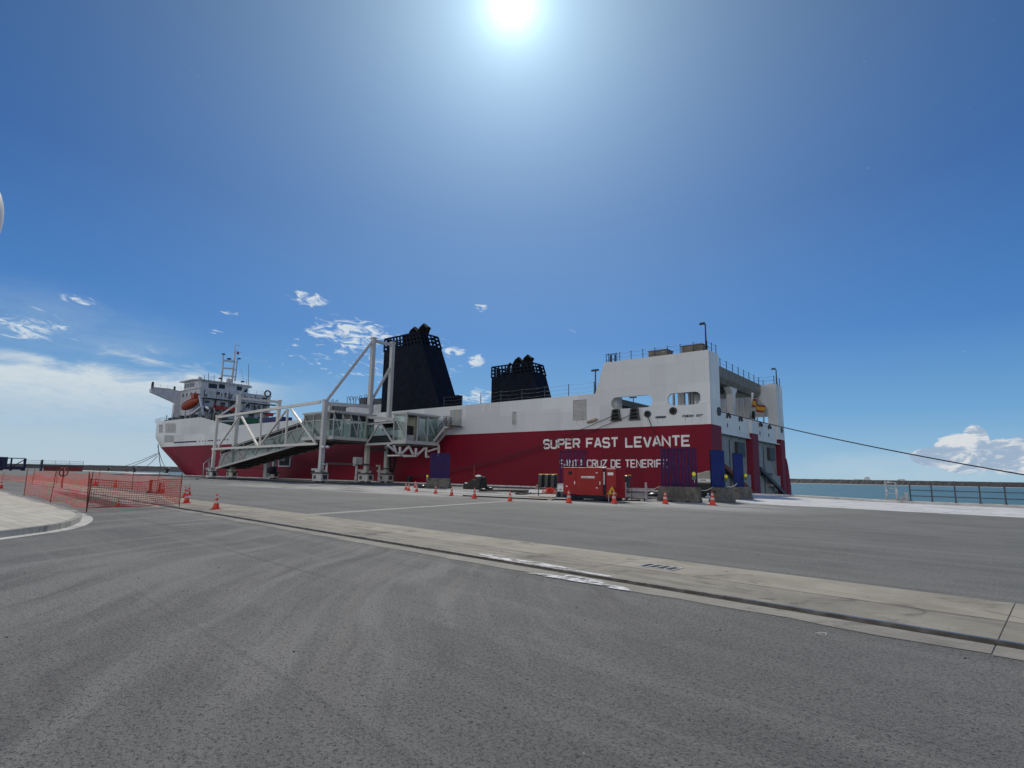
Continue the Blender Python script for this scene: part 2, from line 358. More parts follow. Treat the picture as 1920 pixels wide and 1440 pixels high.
def paving():
    mt, t, b = new_mat('paving'); p = pos(t)
    br = t.node('ShaderNodeTexBrick'); t.put(br.inputs['Vector'], t.scale(p, (1, 1, 1)))
    br.inputs['Scale'].default_value = 1.6; br.inputs['Mortar Size'].default_value = .012; br.inputs['Brick Width'].default_value = .9
    br.inputs['Row Height'].default_value = .45
    br.inputs['Color1'].default_value = (.50, .465, .375, 1); br.inputs['Color2'].default_value = (.62, .58, .48, 1)
    br.inputs['Mortar'].default_value = (.27, .24, .19, 1)
    c = t.mix(t.m('MULTIPLY', t.step(t.noise(p, .8, 6, .65), .45, .75), .4), br.outputs[0], (.40, .37, .30))
    t.put(b.inputs['Base Color'], c); b.inputs['Roughness'].default_value = .85
    t.put(b.inputs['Normal'], t.bump(br.outputs['Fac'], -.4, .01))
paving()
def water():
    mt, t, b = new_mat('sea_water'); p = pos(t)
    b.inputs['Base Color'].default_value = (.012, .075, .095, 1); b.inputs['Roughness'].default_value = .35
    c = t.mix(t.step(t.noise(t.scale(p, (.02, .05, 1)), 1.0, 5), .35, .7), (.045, .135, .130), (.070, .165, .155))
    t.put(b.inputs['Base Color'], c)
    h = t.m('ADD', t.noise(t.scale(p, (.5, .8, 1)), 1.0, 6, .6), t.m('MULTIPLY', t.noise(t.scale(p, (.06, .1, 1)), 1.0, 4), 3.0))
    t.put(b.inputs['Normal'], t.bump(h, .75, .5))
water()
def salt():
    mt, t, b = new_mat('lime_spill'); p = pos(t)
    t.put(b.inputs['Base Color'], t.mix(t.step(t.noise(p, 9, 6, .7), .35, .65), (.42, .41, .40), (.8, .8, .8)))
    b.inputs['Roughness'].default_value = .4
    # only where the spill still lies: patchy cover
    b2 = t.node('ShaderNodeBsdfTransparent'); mx = t.node('ShaderNodeMixShader')
    t.put(mx.inputs[0], t.step(t.noise(t.scale(p, (1, 2.2, 1)), 2.6, 7, .7), .44, .52)); t.l.new(b2.outputs[0], mx.inputs[1]); t.l.new(b.outputs[0], mx.inputs[2])
    t.l.new(mx.outputs[0], t.n['Material Output'].inputs[0])
salt()

# ------------------------------------------------------------------ geometry helpers
class MB:
    """collects simple shaped pieces into one mesh"""
    def __init__(s): s.bm = bmesh.new(); s.mats = []; s.cur = 0
    def use(s, name):
        if name not in s.mats: s.mats.append(name)
        s.cur = s.mats.index(name); return s
    def face(s, pts):
        try:
            f = s.bm.faces.new([s.bm.verts.new(p) for p in pts]); f.material_index = s.cur; return f
        except ValueError: return None
    def hexa(s, a, b):                                # two matching quads joined by walls
        va = [s.bm.verts.new(p) for p in a]; vb = [s.bm.verts.new(p) for p in b]; n = len(va)
        fs = [s.bm.faces.new(list(reversed(va))), s.bm.faces.new(vb)]
        for i in range(n): fs.append(s.bm.faces.new((va[i], va[(i+1) % n], vb[(i+1) % n], vb[i])))
        for f in fs: f.material_index = s.cur
        return s
    def box(s, x0, x1, y0, y1, z0, z1):
        a = [(x0, y0, z0), (x1, y0, z0), (x1, y1, z0), (x0, y1, z0)]
        return s.hexa(a, [(p[0], p[1], z1) for p in a])
    def bar(s, p, q, wd=.1, ht=None, up=(0, 0, 1)):   # square-cut beam between two points
        p, q = Vector(p), Vector(q); ht = ht or wd; dd = (q-p)
        if dd.length < 1e-6: return s
        dd.normalize(); up = Vector(up)
        if abs(dd.dot(up)) > .97: up = Vector((1, 0, 0))
        sx = dd.cross(up).normalized()*(wd/2); sy = sx.cross(dd).normalized()*(ht/2)
        k = [-sx-sy, sx-sy, sx+sy, -sx+sy]
        return s.hexa([p+v for v in k], [q+v for v in k])
    def tube(s, pts, r, n=8, cap=True):
        pts = [Vector(p) for p in pts]; rings = []
        rr = r if isinstance(r, (list, tuple)) else [r]*len(pts)
        prev = None
        for i, p in enumerate(pts):
            dd = (pts[min(i+1, len(pts)-1)]-pts[max(i-1, 0)]).normalized()
            if prev is None:
                up = Vector((0, 0, 1)) if abs(dd.z) < .95 else Vector((1, 0, 0))
                sx = dd.cross(up).normalized()
            else:
                sx = (prev - dd*prev.dot(dd)).normalized()
            prev = sx; sy = dd.cross(sx)
            rings.append([s.bm.verts.new(p + (sx*math.cos(2*math.pi*k/n) + sy*math.sin(2*math.pi*k/n))*rr[i]) for k in range(n)])
        for a, b in zip(rings, rings[1:]):
            for k in range(n):
                f = s.bm.faces.new((a[k], a[(k+1) % n], b[(k+1) % n], b[k])); f.material_index = s.cur; f.smooth = True
        if cap:
            for rg, rev in ((rings[0], True), (rings[-1], False)):
                f = s.bm.faces.new(list(reversed(rg)) if rev else rg); f.material_index = s.cur
        return s
    def lathe(s, c, prof, n=14):                      # profile of (radius, height) turned round a vertical axis
        c = Vector(c); rings = []
        for r, z in prof:
            rings.append([s.bm.verts.new(c + Vector((max(r, .001)*math.cos(2*math.pi*k/n), max(r, .001)*math.sin(2*math.pi*k/n), z))) for k in range(n)])
        for a, b in zip(rings, rings[1:]):
            for k in range(n):
                f = s.bm.faces.new((a[k], a[(k+1) % n], b[(k+1) % n], b[k])); f.material_index = s.cur; f.smooth = True
        for rg, rev in ((rings[0], True), (rings[-1], False)):
            f = s.bm.faces.new(list(reversed(rg)) if rev else rg); f.material_index = s.cur
        return s
    def prism(s, poly, ext):                          # a planar outline given in 3D, pushed along a vector
        e = Vector(ext); return s.hexa([Vector(p) for p in poly], [Vector(p)+e for p in poly])
    def ball(s, c, r, n=12, sq=(1, 1, 1)):
        c = Vector(c); st = len(s.bm.verts)
        res = bmesh.ops.create_uvsphere(s.bm, u_segments=n, v_segments=n//2+2, radius=r)
        for v in res['verts']: v.co = Vector((v.co.x*sq[0], v.co.y*sq[1], v.co.z*sq[2])) + c
        fs = set(f for v in res['verts'] for f in v.link_faces)
        for f in fs: f.smooth = True; f.material_index = s.cur
        return s
    def add_mesh(s, me, mtx=None):
        n0 = len(s.bm.verts); f0 = len(s.bm.faces); s.bm.from_mesh(me); s.bm.verts.ensure_lookup_table(); s.bm.faces.ensure_lookup_table()
        if mtx is not None:
            for v in s.bm.verts[n0:]: v.co = mtx @ v.co
        for f in s.bm.faces[f0:]: f.material_index = s.cur
        return s
    def build(s, name, material=None, parent=None, bevel=0.0, smooth=False, normals=True):
        if normals: bmesh.ops.recalc_face_normals(s.bm, faces=s.bm.faces[:])
        me = bpy.data.meshes.new(name); s.bm.to_mesh(me); s.bm.free()
        for mn in (s.mats or [material]): me.materials.append(MATS[mn])
        if smooth:
            for p in me.polygons: p.use_smooth = True
        o = bpy.data.objects.new(name, me); COL.objects.link(o)
        if parent is not None:
            o.parent = parent
            r = parent; base = Vector((0, 0, 0))
            while r is not None: base += r.location; r = r.parent
            if base.length: me.transform(Matrix.Translation(-base))
        if bevel:
            b = o.modifiers.new('bevel', 'BEVEL'); b.width = bevel; b.segments = 2; b.limit_method = 'ANGLE'
        return o
def tag(o, label=None, cat=None, group=None, kind=None):
    for k, v in (('label', label), ('category', cat), ('group', group), ('kind', kind)):
        if v: o[k] = v
    return o
def thing(name, loc, label, cat, group=None):
    """an Empty at the base of a thing; meshes parented to it may be given in world coordinates"""
    o = bpy.data.objects.new(name, None); COL.objects.link(o); o.location = loc; o.empty_display_size = .2
    return tag(o, label, cat, group)
def kids(o): return [c for c in bpy.data.objects if c.parent == o]
def copy_tree(o, parent=None):
    c = o.copy(); COL.objects.link(c); c.parent = parent
    for ch in kids(o): copy_tree(ch, c)
    return c
def plate(outline, holes, thick):
    """flat plate in the XY plane with holes, thick upwards; returns a mesh"""
    cv = bpy.data.curves.new('plate', 'CURVE'); cv.dimensions = '2D'; cv.fill_mode = 'BOTH'; cv.extrude = thick/2
    for pts in [outline]+holes:
        sp = cv.splines.new('POLY'); sp.points.add(len(pts)-1)
        for q, p in zip(sp.points, pts): q.co = (p[0], p[1], 0, 1)
        sp.use_cyclic_u = True
    ob = bpy.data.objects.new('plate', cv); COL.objects.link(ob)
    dg = bpy.context.evaluated_depsgraph_get(); me = bpy.data.meshes.new_from_object(ob.evaluated_get(dg))
    bpy.data.objects.remove(ob); return me
XZ = Matrix(((1, 0, 0, 0), (0, 0, -1, 0), (0, 1, 0, 0), (0, 0, 0, 1)))       # plate XY -> world XZ (faces -Y)
YZ = Matrix(((0, 0, 1, 0), (1, 0, 0, 0), (0, 1, 0, 0), (0, 0, 0, 1)))        # plate XY -> world YZ (faces +X)
def slot(x0, x1, z0, z1, n=10):
    r = (z1-z0)/2; zc = (z0+z1)/2; pts = []
    for k in range(n+1):
        a = math.pi/2 + math.pi*k/n; pts.append((x0+r+r*math.cos(a), zc+r*math.sin(a)))
    for k in range(n+1):
        a = -math.pi/2 + math.pi*k/n; pts.append((x1-r+r*math.cos(a), zc+r*math.sin(a)))
    return pts
def sag(p, q, drop, n=24):
    p, q = Vector(p), Vector(q); return [p.lerp(q, t/n) - Vector((0, 0, drop*4*(t/n)*(1-t/n))) for t in range(n+1)]

# ------------------------------------------------------------------ the setting
EDGE = [(-21, 59.2), (-150, 59.3), (-172, 63), (-200, 75), (-262, 85.5), (-356, 94), (-480, 120), (-700, 165)]
EDGE_R = [(-13.5, 58.4), (-5.4, 51.0), (2.3, 49.2), (20, 46.5), (90, 40)]
def sheet(name, pts, z, material, kind='structure'):
    b = MB(); b.face([(p[0], p[1], z) for p in pts]); o = b.build(name, material, normals=False)
    if o.data.polygons[0].normal.z < 0: o.data.flip_normals()
    return tag(o, kind=kind)
ring = [(-700, -200), (160, -200), (160, 35)] + EDGE_R[::-1] + EDGE
qb = MB(); qb.prism([(p[0], p[1], -4.5) for p in ring], (0, 0, 4.5)); tag(qb.build('quay_ground', 'asphalt'), kind='structure')
sheet('sea', [(-30000, -3000), (30000, -3000), (30000, 30000), (-30000, 30000)], -2.2, 'sea_water')
# white concrete apron along the berth, and the raised coping at the edge
def off_edge(pts, dist):
    out = []
    for i, p in enumerate(pts):
        a = Vector(pts[max(i-1, 0)]); c = Vector(pts[min(i+1, len(pts)-1)]); dd = (c-a).normalized(); n = Vector((dd.y, -dd.x))
        if n.y > 0: n = -n
        out.append((p[0]+n.x*dist, p[1]+n.y*dist))
    return out
edge_all = EDGE_R[::-1] + EDGE
inner = off_edge(edge_all, .9)
cb = MB()
for i in range(len(edge_all)-1):
    a, b2, c, d2 = edge_all[i], edge_all[i+1], inner[i+1], inner[i]
    cb.hexa([(q[0], q[1], .004) for q in (a, b2, c, d2)], [(q[0], q[1], .16) for q in (a, b2, c, d2)])
tag(cb.build('quay_coping', 'coping_concrete'), kind='structure')
random.seed(3)
front = [(90, 23), (30, 30.5), (1.6, 34.4), (-3, 35.2), (-6, 36.2), (-9, 36.5), (-11, 37.6), (-13, 41), (-17, 46), (-21, 49.5)]
sheet('berth_apron', front + [(p[0], p[1]) for p in off_edge([(-21, 59.2)]+EDGE_R, .95)], .004, 'apron_concrete')
# apron strip to the left, seen in the sun beyond the bow
sheet('apron_strip', off_edge(EDGE[2:], .95) + off_edge(EDGE[2:], 9.0)[::-1], .004, 'apron_concrete')

# concrete beam of the crane rail, cast in bays with open joints
random.seed(11)
sb = MB(); sw = MB(); se = MB()
s_ = -75.0
while s_ < 16:
    L = 5.05
    def bay(mb, o0, o1, z, wob=0.0):
        n = 12; lo = []; hi = []
        for k in range(n+1):
            q = s_ + (L-.012)*k/n
            lo.append(rail_pt(q, o0 + (random.uniform(-wob, wob) if wob else 0), z)); hi.append(rail_pt(q, o1, z))
        for k in range(n): mb.face([lo[k], lo[k+1], hi[k+1], hi[k]])
    bay(sb, 1.222, 2.52, .006); bay(sw, .07, 1.208, .005); bay(se, -.46, -.065, .005, .05)
    s_ += L
tag(sb.build('rail_beam_concrete', 'strip_concrete'), kind='structure')
tag(sw.build('rail_bed_concrete', 'strip_worn'), kind='structure')
tag(se.build('rail_edge_concrete', 'edge_concrete'), kind='structure')
rb = MB()
for o0, o1, z0, z1 in ((-.026, .026, .010, .040), (-.048, .048, .002, .0105)):
    rb.hexa([rail_pt(-78, o0, z0), rail_pt(16, o0, z0), rail_pt(16, o1, z0), rail_pt(-78, o1, z0)],
            [rail_pt(-78, o0, z1), rail_pt(16, o0, z1), rail_pt(16, o1, z1), rail_pt(-78, o1, z1)])
mat('crane_rail_steel', (.16, .15, .14), .34, metal=.8, var=.3, vs=5, dirt=.4, dirtc=(.06, .04, .03))
tag(rb.build('crane_rail', 'crane_rail_steel'), 'dark steel crane rail set flush in the concrete strip across the quay', 'rail')
gb = MB()
for o0, o1 in ((-.072, -.049), (.049, .085)):
    gb.face([rail_pt(-78, o0, .008), rail_pt(16, o0, .008), rail_pt(16, o1, .008), rail_pt(-78, o1, .008)])
mat('groove_grime', (.05, .046, .042), .9, var=.4, vs=4)
tag(gb.build('rail_groove', 'groove_grime', normals=False), kind='structure')
# pale concrete band running from the strip to the berth
a = G(566, 966); b_ = G(962, 939)
dv = (b_-a).normalized(); nv = Vector((-dv.y, dv.x, 0))*.23
sheet('joint_band', [(p.x, p.y) for p in (a-nv-dv*.2, b_-nv+dv*3, b_+nv+dv*3, a+nv-dv*.2)], .0045, 'line_paint')
# dark ground sheet standing in for the shade below the boarding bridge and ship
mat('bridge_shade_dark', (.022, .022, .022), .9, var=.4, vs=.6)
sheet('bridge_shade_strip', [(-118, 43.9), (-60, 43.9), (-58, 50.6), (-118, 50.6)], .006, 'bridge_shade_dark')
# drain grating in the strip
gp = G(1230, 1066); t0 = (gp - rail_pt(0)).dot(Vector((RDX, RDY, 0)))
dr = thing('drain_grate', rail_pt(t0, 1.6, .006), 'small four-bay steel drain grating set in the concrete strip beside the rail', 'drain')
fb = MB()
for k in range(5): fb.bar(rail_pt(t0-.30+.15*k, 1.42, .012), rail_pt(t0-.30+.15*k, 1.78, .012), .025, .012)
for o in (1.42, 1.78): fb.bar(rail_pt(t0-.31, o, .010), rail_pt(t0+.31, o, .010), .025, .010)
fb.build('frame', 'galvanised', dr)
hb = MB(); hb.face([rail_pt(t0-.31, 1.42, .0085), rail_pt(t0+.31, 1.42, .0085), rail_pt(t0+.31, 1.78, .0085), rail_pt(t0-.31, 1.78, .0085)]); hb.build('opening', 'hole', dr, normals=False)
# white spills beside the rail
for (px, py, L, Wd) in ((1090, 1088, .75, .17), (962, 1050, .9, .20), (1040, 1066, 1.9, .13)):
    c = G(px, py, .012); pts = []
    for k in range(22):
        an = 2*math.pi*k/22; rr = 1+.35*math.sin(3*an+px)+.18*math.sin(7*an)
        q = c + Vector((RDX, RDY, 0))*math.cos(an)*L*rr + Vector((-RDY, RDX, 0))*math.sin(an)*Wd*rr; pts.append((q.x, q.y))
    tag(sheet('lime_spill', pts, .0125 if py != 1066 else .0105, 'lime_spill', 'stuff'))
# small loop of wire and loose stones on the road
wl = G(1540, 1190); lb = MB(); lb.tube([wl + Vector((.045*math.cos(a), .035*math.sin(a), .010+.006*math.sin(2*a))) for a in [2*math.pi*k/20 for k in range(21)]], .005, 6, False)
tag(lb.build('cable_loop', 'rope_pale'), 'small pale loop of cable lying alone on the asphalt below the rail', 'cable')
pb = MB(); random.seed(21)
for k in range(150):
    r = random.uniform(1.6, 15)*random.random()**.25; an = random.uniform(R_(-3), R_(84)); x, y = -r*math.sin(an), r*math.cos(an)
    if abs((Vector((x, y, 0))-RP).dot(Vector((-RDY, RDX, 0)))) < .05: continue
    q = random.uniform(.002, .0062) if r < 5 else random.uniform(.003, .010)
    pb.use('pebble' if random.random() < .7 else ('black_paint' if random.random() < .6 else 'rope_pale'))
    pb.ball((x, y, q*.35), q, 6, (random.uniform(.8, 1.5), random.uniform(.8, 1.3), .7))
tag(pb.build('loose_stones', None), kind='stuff')
# paved island with its kerb, lower left
kp = [(0, 996), (50, 990), (95, 984.5), (125, 979), (143, 973.5), (154, 967), (155, 962), (146, 957.5), (130, 952.5), (110, 946.5), (87, 941), (45, 930), (0, 919.5)]
top = [G(x, y, .14) for x, y in kp]
lead0 = top[0] + (top[0]-top[1]).normalized()*9; lead1 = top[-1] + (top[-1]-top[-2]).normalized()*30
def smooth_poly(pts, it=2):
    for _ in range(it):
        q = [pts[0]]
        for a, b in zip(pts, pts[1:]): q += [a*.75+b*.25, a*.25+b*.75]
        pts = q+[pts[-1]]
    return pts
line = smooth_poly([lead0]+top+[lead1])
def offs(line, d):
    out = []
    for i, p in enumerate(line):
        t = (line[min(i+1, len(line)-1)]-line[max(i-1, 0)]).normalized(); out.append(p + Vector((t.y, -t.x, 0))*d)
    return out
test = offs(line, .1)
sgn = 1 if (test[len(test)//2]-Vector((-60, 0, .14))).length < (line[len(line)//2]-Vector((-60, 0, .14))).length else -1
inn = offs(line, .14*sgn); gut = offs(line, -.26*sgn)
pv = MB(); core_p = Vector((-70, 1.0, .132))
for p, q in zip(inn, inn[1:]): pv.face([core_p, Vector((p.x, p.y, .132)), Vector((q.x, q.y, .132))])
bmesh.ops.remove_doubles(pv.bm, verts=pv.bm.verts[:], dist=.001)
pvo = pv.build('pavement', 'paving')
if pvo.data.polygons[0].normal.z < 0: pvo.data.flip_normals()
tag(pvo, kind='structure')
kb = MB()
for i in range(len(line)-1):
    a, b, c, d2 = line[i], line[i+1], inn[i+1], inn[i]
    kb.hexa([(q.x, q.y, .001) for q in (a, b, c, d2)], [(q.x, q.y, .14) for q in (a, b, c, d2)])
tag(kb.build('kerb', 'kerb_stone'), kind='structure')
gu = MB()
for i in range(len(line)-1):
    gu.face([(q.x, q.y, .005) for q in (line[i], line[i+1], gut[i+1], gut[i])])
tag(gu.build('gutter', 'coping_concrete', normals=False), kind='structure')
mat('broken_ground', (.045, .038, .034), .95, var=.5, vs=3, bump=.8, bs=12)
sheet('dug_ground', [(G(*q).x, G(*q).y) for q in ((100, 922), (140, 924), (185, 934), (228, 944), (252, 950.5), (205, 951.5), (176, 953), (196, 947), (150, 937))], .0065, 'broken_ground')
# breakwaters on the far side of the basin
def mole(name, p0, p1, top_z, wid, seed, material='rock'):
    random.seed(seed); b = MB(); n = 120; rows = []
    for k in range(n+1):
        t = k/n; c = Vector(p0).lerp(Vector(p1), t); dd = (Vector(p1)-Vector(p0)).normalized(); nn = Vector((dd.y, -dd.x, 0))
        if nn.y > 0: nn = -nn
        h = top_z*(1+random.uniform(-.035, .035))
        rows.append([c+nn*wid+Vector((0, 0, -3)), c+nn*wid*.45+Vector((0, 0, -2.2+(h+2.2)*.55*random.uniform(.85, 1.15))), c+nn*2+Vector((0, 0, h)), c-nn*8+Vector((0, 0, h)), c-nn*wid+Vector((0, 0, -3))])
    vs = [[b.bm.verts.new(p) for p in r] for r in rows]
    for r0, r1 in zip(vs, vs[1:]):
        for k in range(4): b.bm.faces.new((r0[k], r1[k], r1[k+1], r0[k+1]))
    return tag(b.build(name, material), kind='structure')
ra, rb2 = RNG(1440, 900, 900), RNG(2150, 912, 900)
mole('breakwater', (ra.x, ra.y, 0), (rb2.x, rb2.y, 0), 3.9, 20, 5)
la, lb2 = RNG(-160, 870, 1100), RNG(560, 880, 900)
mole('breakwater_west', (la.x, la.y, 0), (lb2.x, lb2.y, 0), 5.2, 22, 6)
bs = MB()
for p, q in ((RNG(1440, 904, 868), RNG(2150, 916, 868)),):
    dd = (q-p).normalized(); nn = Vector((dd.y, -dd.x, 0)); nn = nn if nn.y < 0 else -nn
    bs.face([Vector((v.x, v.y, z)) for v, z in ((p, -1.7), (q, -1.7), (q+nn*14, -2.19), (p+nn*14, -2.19))])
tag(bs.build('beach', 'sand', normals=False), kind='structure')
# two ships at anchor beyond the right-hand breakwater
def far_ship(px0, px1, py0, py1, label, house_right):
    d0 = 2400; a = RNG(px0, py1, d0); b = RNG(px1, py1, d0); a.z = b.z = -2.2; top = RNG((px0+px1)/2, py0, d0).z
    L = (b-a).length; ux = (b-a).normalized(); nn = Vector((-ux.y, ux.x, 0))*11
    root = thing('distant_ship', (a+b)/2, label, 'ship')
    hm = MB(); hl = (top+2.2)*.55
    prof = [a+ux*L*.05, b-ux*L*.02, b+Vector((0, 0, hl*1.05)), b-ux*L*.08+Vector((0, 0, hl)), a+ux*L*.1+Vector((0, 0, hl)), a+Vector((0, 0, hl*1.25))]
    hm.prism([p-nn for p in prof], nn*2); hm.build('hull', 'far_ship', root)
    sm = MB(); s0, s1 = (.62, .95) if house_right else (.55, .9)
    for f0, f1, h0, h1 in ((s0, s1, hl, hl*1.45), (s0+.05, s1-.02, hl*1.45, hl*1.7), (s1-.14, s1-.08, hl*1.7, top+2.2)):
        sm.prism([a+ux*L*f+Vector((0, 0, h))-nn*.8 for f, h in ((f0, h0), (f1, h0), (f1, h1), (f0, h1))], nn*1.6)
    sm.build('superstructure', 'far_ship', root)
far_ship(1601, 1633, 893.5, 903, 'pale tall-sided ship far off above the right-hand breakwater', True)
far_ship(1655, 1700, 897.5, 903.5, 'pale low long ship far off, right of the taller distant ship', True)

# ------------------------------------------------------------------ the ship
XS, YN, YF, ZR, ZD = -21.2, 60.0, 90.2, 7.2, 11.5    # transom, near side, far side, red/white line, deck edge
ship = thing('ferry', (-95, 75, 0), 'long ro-ro ferry with red hull, white upper works and two black funnels', 'ship')
def lerp(z, t):
    for (a, va), (b, vb) in zip(t, t[1:]):
        if z <= b: return va + (vb-va)*max(0, (z-a)/(b-a))
    return t[-1][1]
ST = [(-3, -170), (0, -175), (3.5, -180), (7.2, -184.2), (10, -186.3), (14.2, -187)]
SH = [(-3, -136), (0, -141), (3.5, -151), (7.2, -162), (10, -167.6), (14.2, -168)]
PP = [(-3, 1.8), (0, 1.9), (3.5, 1.9), (7.2, 2), (14.2, 2)]
QQ = [(-3, 1.1), (0, 1.3), (3.5, 1.5), (7.2, 1.8), (10, 2), (14.2, 2)]
def bow_pts(z, x0, n=26):
    a, b = lerp(z, SH), lerp(z, ST); p, q = lerp(z, PP), lerp(z, QQ); pts = []
    for k in range(5): pts.append((x0+(a-x0)*k/5, 15.1))
    for k in range(n+1):
        t = math.sin(k/n*math.pi/2); pts.append((a+(b-a)*t, 15.1*max(0, 1-t**p)**(1/q)))
    return [(x, 75.1-h, z) for x, h in pts] + [(x, 75.1+h, z) for x, h in reversed(pts[:-1])]
def loft(b, levels):
    rows = [[b.bm.verts.new(p) for p in r] for r in levels]
    for r0, r1 in zip(rows, rows[1:]):
        for k in range(len(r0)-1):
            f = b.bm.faces.new((r0[k], r0[k+1], r1[k+1], r1[k])); f.material_index = b.cur; f.smooth = True
    return rows
hb = MB(); hb.use('ship_red')
loft(hb, [bow_pts(z, XS) for z in (-3, -1.5, 0, 1, 2, 3, 4, 5, 6, 6.6, ZR)])
hb.use('stern_red')
for y0, y1, x1 in ((60.03, 63.0, -23.2), (74.3, 76.8, -23.2), (88.0, 90.17, -23.2)): hb.box(x1, XS+.02, y0, y1, -3, ZR-.003)
hb.use('ship_red'); hb.prism([(-26, 90.2, -3), (-26, 92.0, -3), (-26, 92.0, .5), (-26, 90.9, 3.6), (-26, 90.2, 4.6)], (4.9, 0, 0))
hb.build('hull', None, ship, normals=True)
# white upper works: near and far side plates with their openings, and the bow flare above the red
tb = MB(); tb.use('ship_white')
win = [slot(-33.1, -27.8, 9.42, 10.83), slot(-26.0, -22.2, 9.40, 10.78)]
chocks = [slot(-27.54, -26.2, 8.06, 8.32, 5), slot(-24.4, -23.0, 8.02, 8.30, 5), slot(-22.85, -22.0, 8.02, 8.30, 5)]
side = [(-160, ZR), (XS, ZR), (XS, 15.23), (-34.0, 15.2), (-34.95, 12.41), (-35.25, ZD), (-128.9, 11.3), (-145, 14.05), (-160, 14.1)]
for holes, y in ((win+chocks, YN), (win[1:], YF-.3)):
    me = plate(side, holes, .3); tb.add_mesh(me, Matrix.Translation((0, y+.15, 0)) @ XZ)
loft(tb, [bow_pts(z, -160) for z in (ZR, 8, 9, 10, 11, 12, 13, 14.1)])
loft(tb, [bow_pts(14.1, -160), [(x, 75.1+(y-75.1)*.975, z) for x, y, z in bow_pts(14.1, -160)], [(x, 75.1+(y-75.1)*.97, z-1.1) for x, y, z in bow_pts(14.1, -160)]])
# transom columns and the side boxes of the stern block
for y0, y1 in ((60.31, 63.1), (87.0, 89.89)): tb.box(-22.4, XS, y0, y1, ZR, 15.2)
tb.box(-22.4, XS, 74.3, 76.8, ZR, 9.02)
webh = [[(-33.6, 8.4), (-23.9, 8.4), (-22.5, 9.2), (-22.5, 11.6), (-23.9, 13.5), (-33.6, 13.5)]]
for y in (87.1,):
    tb.add_mesh(plate([(-34.2, 7.4), (-22.41, 7.4), (-22.41, 15.15), (-34.0, 15.15)], webh, .14), Matrix.Translation((0, y, 0)) @ XZ)
for x in [-34+k*.92 for k in range(13)]: tb.box(x, x+.14, 89.5, 89.9, 7.5, 14.2)
tb.build('topsides', None, ship)
# decks
db = MB(); db.box(-34.5, -22, 60.3, 89.9, 7.21, 7.4); db.box(-162, -34.6, 60.3, 89.9, 10.4, 10.6); db.box(-34.8, -34.6, 60.3, 89.9, 7.4, 11.4)
db.prism([(x, y, 12.9) for x, y, z in [(p[0], 75.1+(p[1]-75.1)*.96, 0) for p in bow_pts(14.1, -150)]], (0, 0, .1)); db.build('deck', 'ship_grey', ship)
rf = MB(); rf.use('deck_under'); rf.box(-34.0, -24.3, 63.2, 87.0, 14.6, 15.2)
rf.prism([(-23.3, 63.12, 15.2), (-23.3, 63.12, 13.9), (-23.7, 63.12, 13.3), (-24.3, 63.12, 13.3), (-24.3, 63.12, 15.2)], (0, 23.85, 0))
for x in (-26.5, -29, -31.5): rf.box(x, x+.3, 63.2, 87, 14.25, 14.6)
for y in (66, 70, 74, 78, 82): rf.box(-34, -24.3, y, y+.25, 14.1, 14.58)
c = PX(1370.5, 745, -24.0); rf.use('ship_white'); rf.box(-24.4, -23.6, c.y-.55, c.y+.55, 7.4, 12.4)
rf.prism([(-24.4, c.y-.55, 12.4), (-24.4, c.y+.55, 12.4), (-24.4, c.y+1.5, 13.29), (-24.4, c.y-1.5, 13.29)], (.8, 0, 0))
rf.box(-24.6, -23.4, 63.1, 87, 7.4, 7.75); 
for px_, Y_c, wd_ in ((1278, 76, .9), (1293, 80, .22), (1299, 80, .22), (1263, 84, .2)): xx_ = PY(px_, 748, Y_c).x; rf.box(xx_-wd_/2, xx_+wd_/2, Y_c-.3, Y_c+.3, 7.4, 14.6)
xx_ = PY(1155, 755, 61.6).x; rf.box(xx_-.75, xx_+.45, 60.9, 62.3, 7.4, 14.6); rf.build('roof_deck', None, ship)
